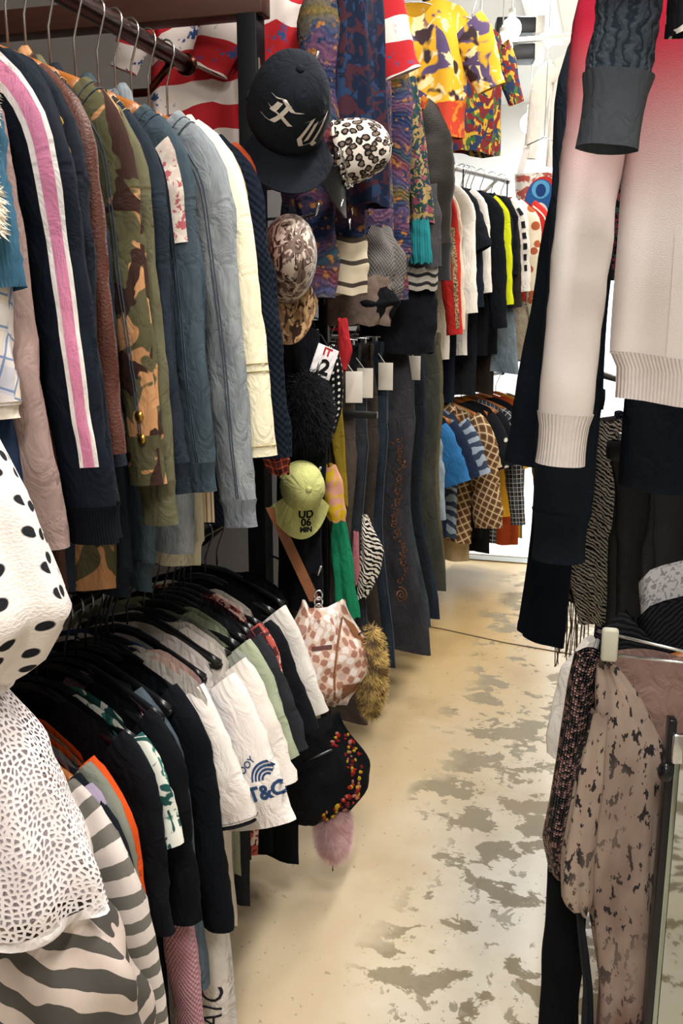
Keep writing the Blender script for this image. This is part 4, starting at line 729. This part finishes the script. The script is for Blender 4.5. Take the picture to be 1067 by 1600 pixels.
garment('ribbed_sweater', 'second blue and violet ribbed knit sweater behind the first', 'sweater', (-.80, 2.62, 2.30), coogi(1.7, .6), 84, W=.21, L=.64, T=.05, SL=.6, ra=.058, rb=.05, taper=.85, group=GH, hang='wire', short='violet ribbed sweater', hgroup='hangers on the high rail', folds=.02, wr=.2, both=False)
drape('knit_scarf', 'patterned knit scarf with teal fringe in green and red', 'scarf', (-.625, 2.95, 2.12), [(0, 0, 0, .03, .02), (-.2, .03, 0, .034, .02), (-.42, .05, 0, .036, .02)], blotch('24443c', '8a4a5a', '2c3a58', 'a08a5a', sc=40.0), 0, 3, .006, 3, GH)
g, o = drape('teal_tassel', 'teal cord tassel at the end of the knit scarf', 'tassel', (-.575, 2.94, 1.71), [(0, 0, 0, .028, .018), (-.10, .004, 0, .034, .02), (-.13, .006, 0, .03, .018)], rib('2c8a92', .010), 0, 8, .003, 3, GH)
garment('leather_jacket', 'dark brown leather jacket with ribbed cuff hung over the aisle', 'jacket', (-.78, 3.10, 2.24), leather('211b19', .6), 30, W=.18, L=.6, T=.04, SL=.42, ra=.075, rb=.05, taper=.85, group=GH, hang='wire', short='dark leather jacket', hgroup='hangers on the high rail', cuff=leather('1c1e24'), cuffL=.12, out=.02, a1=88)
def toyprint():
    t = NT('toy_print', .7, .2); uv = t.c('UV'); n1 = t.noise(uv, 10, 2, .5, dist=.8); n2 = t.noise(t.c('UV', 1, 1.0), 16, 3, .55, dist=1.0); n3 = t.noise(t.c('UV', 1, 2.2), 12, 2)
    z = t.sep(t.c('Object'))[2]
    col = t.mix(t.gt(n1, .44, .02), h('5a4a72'), h('e8b02c')); col = t.mix(t.gt(n2, .57, .02), col, h('f2dfa8')); col = t.mix(t.gt(n3, .60, .02), col, h('3a2a30'))
    low = t.math('LESS_THAN', t.math('ADD', z, t.math('MULTIPLY', n1, .12)), -.26); return t.finish(t.mix(low, col, t.mix(t.gt(n2, .5, .02), h('c2402a'), h('d9822c'))), t.noise(uv, 600, 1), .3, .0006)
garment('printed_shirt', 'bright yellow and orange printed shirt hung above the aisle', 'shirt', (-.66, 3.22, 2.52), toyprint(), 14, W=.175, L=.42, T=.04, sl='short', SL=.2, ra=.08, group=GH, hang='wire', short='yellow printed shirt', hgroup='hangers on the high rail', folds=.014, flare=.0)
garment('printed_shirt', 'red and green tropical shirt beside the yellow printed one', 'shirt', (-.55, 3.75, 2.58), blotch('7a2a2c', '3c6a3a', 'c9a23a', '2a3a5c', sc=20.0), 50, W=.16, L=.46, T=.04, sl='short', SL=.2, group=GH, hang='wire', short='tropical shirt', hgroup='hangers on the high rail', folds=.014)
# lower middle layer between the sweaters and the jeans
GM = 'folded woollens over the cross bar'
drape('cream_scarf', 'cream knitted scarf with a dark patterned band', 'scarf', (-.66, 2.36, 1.62), [(0, 0, 0, .06, .02), (-.07, 0, 0, .065, .022), (-.14, .0, 0, .06, .02)], stripes('d8ccb4', '4a423c', .055, .2, 1), 20, 4, .005, 1, GM)
drape('grey_sweater', 'heather grey sweater bundled behind the cream scarf', 'sweater', (-.64, 2.56, 1.66), [(0, 0, 0, .05, .03), (-.08, .01, 0, .085, .04), (-.16, .01, 0, .08, .04), (-.20, 0, 0, .06, .03)], knit('7d7a78', .01), 20, 5, .012, 2, GM)
drape('felt_bag', 'black felt bag lying under the grey sweater', 'bag', (-.62, 2.52, 1.50), [(0, 0, 0, .05, .03), (-.04, .0, 0, .075, .04), (-.08, 0, 0, .05, .03)], fab('121419'), 20, 3, .004, 2, GM)
drape('fringed_shawl', 'taupe shawl with dark fringe over the jeans rail', 'shawl', (-.66, 2.50, 1.53), [(0, 0, 0, .08, .03), (-.06, 0, 0, .10, .035), (-.13, .0, 0, .09, .03)], fab('7a6a62', .9, .3), 20, 9, .010, 4, GM)
g, o = drape('varsity_jacket', 'dark jacket with grey striped ribbed waistband', 'jacket', (-.64, 3.0, 1.82), [(0, 0, 0, .10, .05), (-.10, 0, 0, .12, .06), (-.25, .01, 0, .11, .05)], fab('4a4a4e', .9), 15, 5, .010, 5, GM)
drape('x', '', '', None, [(-.24, .01, 0, .105, .05), (-.32, .01, 0, .10, .048)], stripes('a8a49c', '2c2c30', .028, .38, 1), 0, 9, .003, 5, parent=g, part='waistband')
drape('black_sweatpants', 'soft black sweatpants folded under the varsity waistband', 'sweatpants', (-.66, 3.02, 1.52), [(0, 0, 0, .12, .05), (-.10, 0, 0, .13, .055), (-.22, .0, 0, .12, .05)], fab('15181f'), 15, 4, .008, 6, GM)

# ---------------------------------------------------------------- right hand rails
rail('garment_rail', 'steel rail hung with sweatshirts on the right', (.27, 1.0, 2.17), (.27, 3.4, 2.17), .012, metal('8a8a88', .3), (.1, .9), 1.25)
rail('garment_rail', 'low black rail hung with trousers and scarves on the right', (.30, 2.0, 1.20), (.30, 3.6, 1.20), .012, metal('2c2c30', .3), (.1, .9), 1.25)
rail('garment_rail', 'low steel rail hung with dresses beside the mirror', (.26, 1.42, 1.0), (.26, 1.95, 1.0), .010, metal('8a8a88', .3), (.3, .9), 1.25)
GR = 'sweatshirts on the right rail'; HR = 'hangers on the right rail'
def ri(y, name, label, short, mat, cat, rz=0, x=.27, z=2.17, **k): return garment(name, label, cat, (x, y, z), mat, rz, group=GR, hang='black', short=short, hgroup=HR, **k)
def emb(): 
    t = NT('quilted_cotton', .9, .12); w_ = t.wave(t.c('UV', 1), 16, 9, 2.2, 3); return t.finish(t.mix(t.gt(w_, .82, .1), vary(t, h('46505c'), .2, 9), h('262e3a')), w_, .6, .004)
ri(1.28, 'charcoal_sweatshirt', 'washed charcoal sweatshirt with raised embroidered sleeve and wide cuff', 'embroidered charcoal sweatshirt', emb(), 'sweatshirt', 4, x=.238, W=.20, SL=.29, ra=.046, rb=.045, taper=.9, cuff=fab('555c66', .95, .2), cuffL=.085, L=.20, wr=.22, out=.01)
ri(1.16, 'camouflage_shirt', 'black and white camouflage top above the pink sweatshirt', 'monochrome camouflage top', camo('e8e2de', '1c1e26', '1c1e26', 30), 'shirt', 4, x=.235, W=.19, L=.34, sl='short', SL=.12, T=.04, ra=.05)
ombA = ombre('b8243e', 'f1eaea', -.54, -.20)
ri(1.60, 'ombre_sweatshirt', 'red to pale pink ombre sweatshirt with wide ribbed cuffs', 'ombre sweatshirt', ombA, 'sweatshirt', 6, x=.215, W=.205, L=.70, T=.05, SL=.73, ra=.05, rb=.045, taper=.84, cuff=rib('f1eaea', .006), cuffL=.085, band=rib('f1eaea', .006), bandL=.075, wr=.14, out=.0, flare=.02, folds=.006, a0=55, a1=87, pocket=(-.02, -.50, .22, .20, ombA))
ri(1.86, 'navy_hoodie', 'long faded navy hoodie behind the ombre sweatshirt', 'long navy hoodie', fab('222c38', .92, .25), 'hoodie', 4, x=.245, W=.20, L=.96, T=.05, SL=.98, ra=.06, rb=.05, taper=1.0, cuff=fab('222c38'), cuffL=.10, out=.0, a1=89)
ri(2.02, 'flared_jacket', 'black jacket with a wide flared sleeve edge', 'flared black jacket', fab('151d28', .92, .25), 'jacket', 2, x=.26, W=.20, L=.9, T=.05, SL=.92, ra=.06, rb=.04, taper=1.25, out=.03, a1=84)
ri(2.3, 'patterned_blouse', 'black blouse with small green and red flowers', 'floral black blouse', blotch('14181e', '14181e', '4a6a5a', 'a04a5a', sc=60.0), 'blouse', 4, x=.28, W=.20, L=.74, T=.05, SL=.5)
GL = 'clothes on the low right rail'
BT = fab('151d28', .9, .25)
pants('black_trousers', 'black wide leg trousers below the flared black jacket', (-.10, 2.46, 1.24), BT, -4, L=.68, hip=.055, knee=.048, hem=.055, group=GL, cat='trousers', lean=-.03)
clip_hanger((-.10, 2.46, 1.305), 0, 'steel clip hanger gripping the black wide trousers', 'clip hangers on the right'); 
MB_ = thing('rail_arm', 'slanted steel display arm carrying the black wide trousers', 'rail arm', (-.10, 2.46, 1.305)); MB().tube([(0, 0, 0), (.40, .02, -.105)], .009, 8).build('arm', metal('8a8a88', .3), MB_); MB().ball((-.004, 0, 0), (.013, .013, .013), 10, 8).build('stopper', metal('8a8a88', .3), MB_)
MB_ = thing('rail_arm', 'horizontal steel display arm carrying the striped scarves', 'rail arm', (.30, 2.72, 1.19)); MB().tube([(0, 0, 0), (-.38, 0, -.07)], .009, 8).build('arm', metal('8a8a88', .3), MB_); MB().ball((-.384, 0, -.07), (.013, .013, .013), 10, 8).build('stopper', metal('8a8a88', .3), MB_)
Z1 = zebra('b9b0a4', '1a1c22', 30, 5, 'Y', .5, 2.0)
drape('zebra_scarf', 'taupe and black zebra striped scarf on the low rail', 'scarf', (-.02, 2.70, 1.14), [(0, 0, 0, .07, .03), (-.2, .01, 0, .09, .035), (-.45, .02, 0, .07, .03), (-.60, .03, 0, .04, .02)], Z1, 0, 5, .010, 1, GL)
drape('purple_scarf', 'purple and black zebra striped scarf beside the taupe one', 'scarf', (.09, 2.72, 1.16), [(0, 0, 0, .05, .03), (-.3, 0, 0, .06, .03), (-.72, -.02, 0, .045, .025)], zebra('4a4668', '15171e', 34, 4, 'Y', .5, 2.0), 0, 4, .008, 2, GL)
g, o = drape('leopard_scarf', 'fringed leopard scarf hanging lowest on the low rail', 'scarf', (-.045, 2.74, 1.13), [(0, 0, 0, .04, .02), (-.4, -.01, 0, .045, .02), (-.54, -.01, 0, .04, .02)], leopard('15151a', '6a5c50', '15151a', 40), 0, 4, .006, 3, GL)
for k in range(22): x = -.05 + .085 * (k % 11) / 10; MB().tube([(x - .005, -.02 + .03 * (k // 11), -.535), (x + random.uniform(-.008, .008), -.02 + .03 * (k // 11), -.62), (x + random.uniform(-.014, .014), -.018 + .03 * (k // 11), -.70 - random.uniform(0, .05))], .0022, 4).build('fringe', fab('6f6252'), g)
for i, (x, y, c, lb, rz) in enumerate([(.12, 2.30, '1c222a', 'black leather trousers with a crease on the low rail', 0), (.20, 2.24, '3c434c', 'dark grey leather trousers beside the black pair', 6), (.30, 2.18, '55524c', 'faded grey trousers with pale seams on the low rail', 8)]):
    nm = ['leather_trousers', 'leather_trousers', 'grey_trousers'][i]; pants(nm, lb, (x, y, 1.13), leather(c, .36) if i < 2 else denim(c, '8a8478'), rz, L=.9, hip=.075, knee=.055, hem=.06, group=GL, cat='trousers', lean=-.06)
    clip_hanger((x, y, 1.2), rz, 'steel clip hanger gripping the ' + ['black leather trousers', 'dark grey leather trousers', 'faded grey trousers'][i], 'clip hangers on the right')
drape('dark_cardigan', 'dark blue grey cardigan hem beside the leather trousers', 'cardigan', (.24, 2.5, 1.14), [(0, 0, 0, .10, .05), (-.3, .01, 0, .11, .05), (-.55, .0, 0, .09, .04)], fab('1d2630'), 0, 5, .01, 4, GL)
drape('tiger_scarf', 'tan and black tiger striped scarf beside the faded trousers', 'scarf', (.26, 1.98, .90), [(0, 0, 0, .02, .02), (-.04, 0, 0, .06, .03), (-.12, -.01, 0, .07, .03), (-.2, 0, 0, .05, .03)], zebra('cdb48c', '1a1814', 26, 6, 'Y'), 0, 4, .008, 2)
# dresses and clip hangers beside the mirror
GD = 'clothes beside the standing mirror'
def dye():
    t = NT('tie_dye', .75, .2); uv = t.c('Object', (1, 1, .55)); n = t.noise(uv, 5, 3, .6, dist=.6); sp = t.noise(t.c('Object', (1, 1, .45)), 75, 3, .6); z = t.sep(t.c('Object'))[2]; den = t.noise(uv, 7, 2)
    col = t.mix(t.gt(n, .5, .15), h('84716a'), h('ac9b90')); col = t.mix(t.gt(z, -.62, .1), t.mix(t.gt(n, .5, .05), h('75564e'), h('8d7d80')), col)
    m = t.math('MULTIPLY', t.gt(sp, .575, .01), t.gt(den, .36, .1)); return t.finish(t.mix(m, col, h('2c2a2e')), t.noise(uv, 300, 2), .3, .001)
drape('tie_dye_dress', 'mauve tie-dye dress with dark speckles clipped beside the mirror', 'dress', (.03, 1.50, .875), [(0, .0, 0, .012, .012), (-.05, .02, 0, .035, .02), (-.14, .045, 0, .058, .028), (-.34, .045, 0, .066, .034), (-.44, .055, 0, .06, .034), (-.60, .075, 0, .052, .034), (-.84, .075, 0, .048, .03)], dye(), 0, 5, .007, 2, GD, ns=40)
drape('tie_dye_cardigan', 'mauve tie-dye cardigan hanging in front of the black trousers', 'cardigan', (.015, 1.475, .80), [(0, .01, 0, .012, .012), (-.12, .0, 0, .022, .016), (-.28, -.012, 0, .030, .02), (-.35, -.008, 0, .026, .018), (-.37, .0, 0, .012, .010)], dye(), 0, 4, .004, 5, GD)
drape('sequin_top', 'black top with a copper sequin strip beside the tie-dye dress', 'top', (-.005, 1.56, .87), [(0, .01, 0, .028, .02), (-.05, .0, 0, .026, .02), (-.2, -.012, 0, .026, .018), (-.36, -.03, 0, .024, .018), (-.43, -.018, 0, .02, .016)], sequin('8a6a68'), 0, 3, .002, 3, GD)
drape('black_leggings', 'long plain black leggings under the sequin top', 'leggings', (-.005, 1.58, .50), [(0, -.005, 0, .038, .02), (-.2, -.006, 0, .036, .02), (-.45, -.005, 0, .036, .02)], fab('0e1218', .9, .3), 0, 3, .004, 4, GD)
drape('velvet_sash', 'dark velvet sash hanging between leggings and dress', 'sash', (.035, 1.50, .46), [(0, -.03, 0, .006, .006), (-.2, .0, 0, .008, .006), (-.42, .008, 0, .016, .01)], fab('23262e', .6, .4), 0, 3, .002, 2, GD)
drape('white_t_shirt', 'white t-shirt sleeve edge behind the sequin top', 't-shirt', (-.005, 1.66, .86), [(0, .01, 0, .012, .012), (-.06, -.012, 0, .03, .02), (-.2, -.03, 0, .034, .02), (-.235, -.03, 0, .03, .018)], fab('fbf9f6', .9, .04), 0, 3, .003, 2, GD)
drape('camisole', 'plain mauve brown camisole clipped on a wire hanger', 'camisole', (.09, 1.54, .885), [(0, .005, 0, .07, .014), (-.10, .015, 0, .065, .018), (-.20, .02, 0, .055, .018), (-.30, .02, 0, .05, .016)], fab('9a7f78', .8, .1), 0, 3, .004, 3, GD)
g = thing('clip_hanger', 'silver wire hanger with a white clip holding the tie-dye dress', 'hanger', (.033, 1.47, .92), 0, 'clip hangers on the right')
MB().tube([(-.02, 0, .022), (.12, .01, -.004), (.24, .02, -.02)], .0028, 6).tube([(.0, 0, -.016), (.12, .01, -.022), (.24, .02, -.02), (.232, .02, .06), (.227, .02, .10)], .0028, 6).build('wire', SILVER, g); MB().box((0, -.004, .002), (.026, .014, .056), 0, .005).build('clip', plain('cfd0c0', .35), g)
g = thing('wooden_hanger', 'orange wooden hanger lying behind the wire clip hanger', 'hanger', (.26, 1.60, 1.0), R(8), 'clip hangers on the right')
for nm, me in zip(('arm', 'hook'), hanger_mesh('wood')): o = bpy.data.objects.new(nm, me); COL.objects.link(o); o.parent = g
garment('mesh_blouse', 'white mesh top with grey flowers on the low steel rail', 'top', (.26, 1.74, 1.09), blotch('d9d9de', 'd9d9de', '9a9ca4', sc=90.0), 6, W=.18, L=.5, sl='none', dz=.08)
garment('black_satin_top', 'black crinkled satin top under the white mesh top', 'top', (.27, 1.66, 1.05), zebra('24272e', '0e1014', 40, 3, 'Y'), 6, W=.19, L=.4, sl='short', SL=.1, dz=.08)
# standing mirror
m = thing('standing_mirror', 'frameless standing mirror with silver edge and black knob', 'mirror', (.15, 1.44, 0), R(10)); t = NT('mirror_glass', .03, .5); t.b.inputs['Metallic'].default_value = 1.0; mm = t.finish(h('b4b8b6'))
MB().box((.20, 0, .42), (.40, .006, .72), 0).build('glass', mm, m, False); MB().box((-.006, 0, .42), (.008, .014, .74), 0, .001).build('edge', metal('a9b5ae', .2), m); MB().box((.405, 0, .42), (.008, .014, .74), 0, .001).build('edge', metal('a9b5ae', .2), m)
MB().box((-.016, .004, .42), (.012, .022, .80), 0, .002).build('upright', plain('15171c', .3), m); MB().box((-.016, .02, .02), (.03, .34, .03), 0, .004).build('foot', plain('15171c', .3), m); MB().box((.42, .02, .02), (.03, .34, .03), 0, .004).build('foot', plain('15171c', .3), m); MB().box((.42, .004, .42), (.012, .022, .80), 0, .002).build('upright', plain('15171c', .3), m)
MB().ball((-.024, -.012, .735), (.012, .014, .017), 14, 10).build('knob', plain('101216', .25), m); MB().box((-.008, -.01, .775), (.018, .012, .05), 0, .003).build('clamp', SILVER, m)

# ---------------------------------------------------------------- near end of the left rails
g, o = drape('polka_dot_blouse', 'white seersucker blouse with black polka dots and tied waist', 'blouse', (-.64, .80, 1.05), [(.62, -.14, .04, .04, .03), (.34, -.10, .03, .05, .04), (.30, -.06, .02, .07, .05), (.20, -.02, .0, .10, .08), (.09, .0, 0, .118, .09), (.03, -.01, 0, .09, .07), (0, -.02, 0, .05, .045)], dots('f0eae8', '22242a', .032, .2, .5), 0, 6, .006, 2, ns=34, nu=60)
MB().tube([(-.02 + .054 * math.cos(a), .05 * -math.sin(a), .0) for a in [2 * PI * j / 24 for j in range(25)]], .008, 8).build('tie_band', fab('efeaec', .9, .08), g); MB().grid([[(.0 + u_ - .03 * f, -.055 - .02 * f, -.005 - .14 * f) for u_ in (-.008, 0, .008)] for f in [j / 8 for j in range(9)]]).build('tie_end', fab('efeaec', .9, .08), g)
LZM = [(0, -.02, 0, .05, .045), (-.06, .0, 0, .075, .06), (-.16, .012, 0, .10, .075), (-.245, .016, 0, .112, .08)]
g, o = drape('lace_top', 'white open crochet lace top below the polka dot blouse', 'top', (-.64, .80, 1.045), LZM, lace('f0ebef', 150, .12), 0, 5, .008, 3, ns=30, nu=60)
drape('x', '', '', None, [(-.243, .016, 0, .113, .081), (-.256, .016, 0, .113, .081)], fab('efeaec', .9, .08), 0, 5, .008, 3, parent=g, part='hem_tape', nu=60, ns=2); drape('x', '', '', None, [(0, -.02, 0, .044, .04), (-.16, .0, 0, .088, .066), (-.235, .01, 0, .10, .07)], fab('d9d0d8', .9, .15), 0, 5, .007, 3, parent=g, part='lining', ns=12)
drape('striped_cardigan', 'grey and cream wavy striped cardigan crumpled under the lace top', 'cardigan', (-.62, .82, .80), [(0, .0, 0, .08, .06), (-.08, .02, 0, .115, .07), (-.2, .035, 0, .13, .08), (-.36, .04, 0, .14, .085)], stripes('cdbfb8', '55524e', .044, .5, 1, .10, .35), 0, 4, .018, 6, ns=30, nu=60)

# ---------------------------------------------------------------- bright entrance
for i, (p, lb) in enumerate([((-.638, 5.5, 2.82), 'bare glowing globe bulb in front of black projector heads'), ((-.51, 5.9, 2.50), 'bare glowing globe bulb above the printed tank top'), ((-.62, 5.75, 2.98), 'glowing globe bulb highest beside the lighting track')]):
    t = thing('globe_bulb', lb, 'light bulb', p, 0, 'globe bulbs in the entrance'); MB().ball((0, 0, 0), (.055, .055, .058), 20, 14).build('globe', glow('fff4e0', 14), t); MB().tube([(0, 0, .055), (0, 0, .10)], .018, 12).build('socket', plain('e8e6e0'), t); MB().tube([(0, 0, .10), (0, 0, CEIL - p[2])], .004, 6).build('cord', plain('e8e6e0'), t)
t = thing('lighting_track', 'white lighting track crossing the entrance ceiling', 'lighting track', (-.2, 5.8, 2.93)); MB().box((0, 0, 0), (1.5, .03, .025), 0, .003).build('track', plain('f0efec', .5), t)
for x in (-.6, .6): MB().tube([(x, 0, .012), (x, 0, CEIL - 2.93)], .005, 6).build('rod', plain('f0efec'), t)
for i, (z, lb) in enumerate(((3.005, 'black box projector head above the lighting track'), (2.865, 'black box projector head below the lighting track'))):
    t = thing('projector_head', lb, 'spotlight', (-.61, 5.84, z), R(12), 'projector heads on the lighting track'); MB().box((0, 0, 0), (.22, .14, .085), 0, .006).build('case', plain('10131a', .4), t); MB().box((.135, 0, 0), (.05, .15, .095), 0, .004).build('end_cap', plain('d8d8d4', .4), t); MB().box((0, 0, -.05 if i == 0 else .05), (.03, .03, .03), 0).build('yoke', plain('10131a'), t)
t = thing('tank_top', 'white tank top with red and blue oval print in the entrance', 'tank top', (-.40, 5.6, 1.84)); 
def tank():
    P = []
    for f in [i / 14 for i in range(15)]:
        z = .34 * f; w_ = .16 - .015 * math.sin(f * 3); row = [(w_ * math.cos(a) , -.03 * math.sin(a) + .008 * math.sin(5 * a), z) for a in [2 * PI * j / 30 for j in range(30)]]; P.append(row)
    return P
bd = MB().grid(tank(), True).build('body', blotch('e4e0da', 'c9c4ba', 'b05a50', sc=18.0), t)
for s in (-1, 1): MB().grid([[(s * (.125 - .03 * f + u_), -.02 * math.cos(f * 3), .335 + .16 * f) for u_ in (-.018, 0, .018)] for f in [j / 8 for j in range(9)]]).build('strap', fab('dcd8d4', .9, .1), t)
def oval(cx, cz, rx, rz_): return MB().grid([[(cx + rx * r_ * math.cos(a), 0, cz + rz_ * r_ * math.sin(a)) for a in [2 * PI * j / 28 for j in range(29)]] for r_ in (.02, .35, .7, 1)])
for k, (a, c) in enumerate((((.01, .17, .105, .15), 'c0392f'), ((-.005, .18, .085, .125), '2c5a96'), ((-.01, .12, .05, .06), 'ece6dc'), ((-.005, .25, .05, .05), '5aa0cc'), ((-.005, .245, .028, .035), '1f3f78'))): press(oval(*a), bd, off=.002 + .001 * k).build('print', fab(c, .8, .1), t)
MB().tube([(-.095, 0, .49), (0, 0, .53), (.095, 0, .49)], .004, 6).tube([(0, 0, .53), (0, 0, CEIL - 1.84)], .002, 5).build('hanging_wire', SILVER, t)
garment('white_shirt', 'plain off-white shirt hanging high beside the lighting track', 'shirt', (-.20, 5.75, 2.93), fab('efe8e0', .9, .06), 8, W=.19, L=.6, SL=.5, ra=.06, hang='white', short='off-white shirt', hgroup='hangers in the entrance', rb=.03)
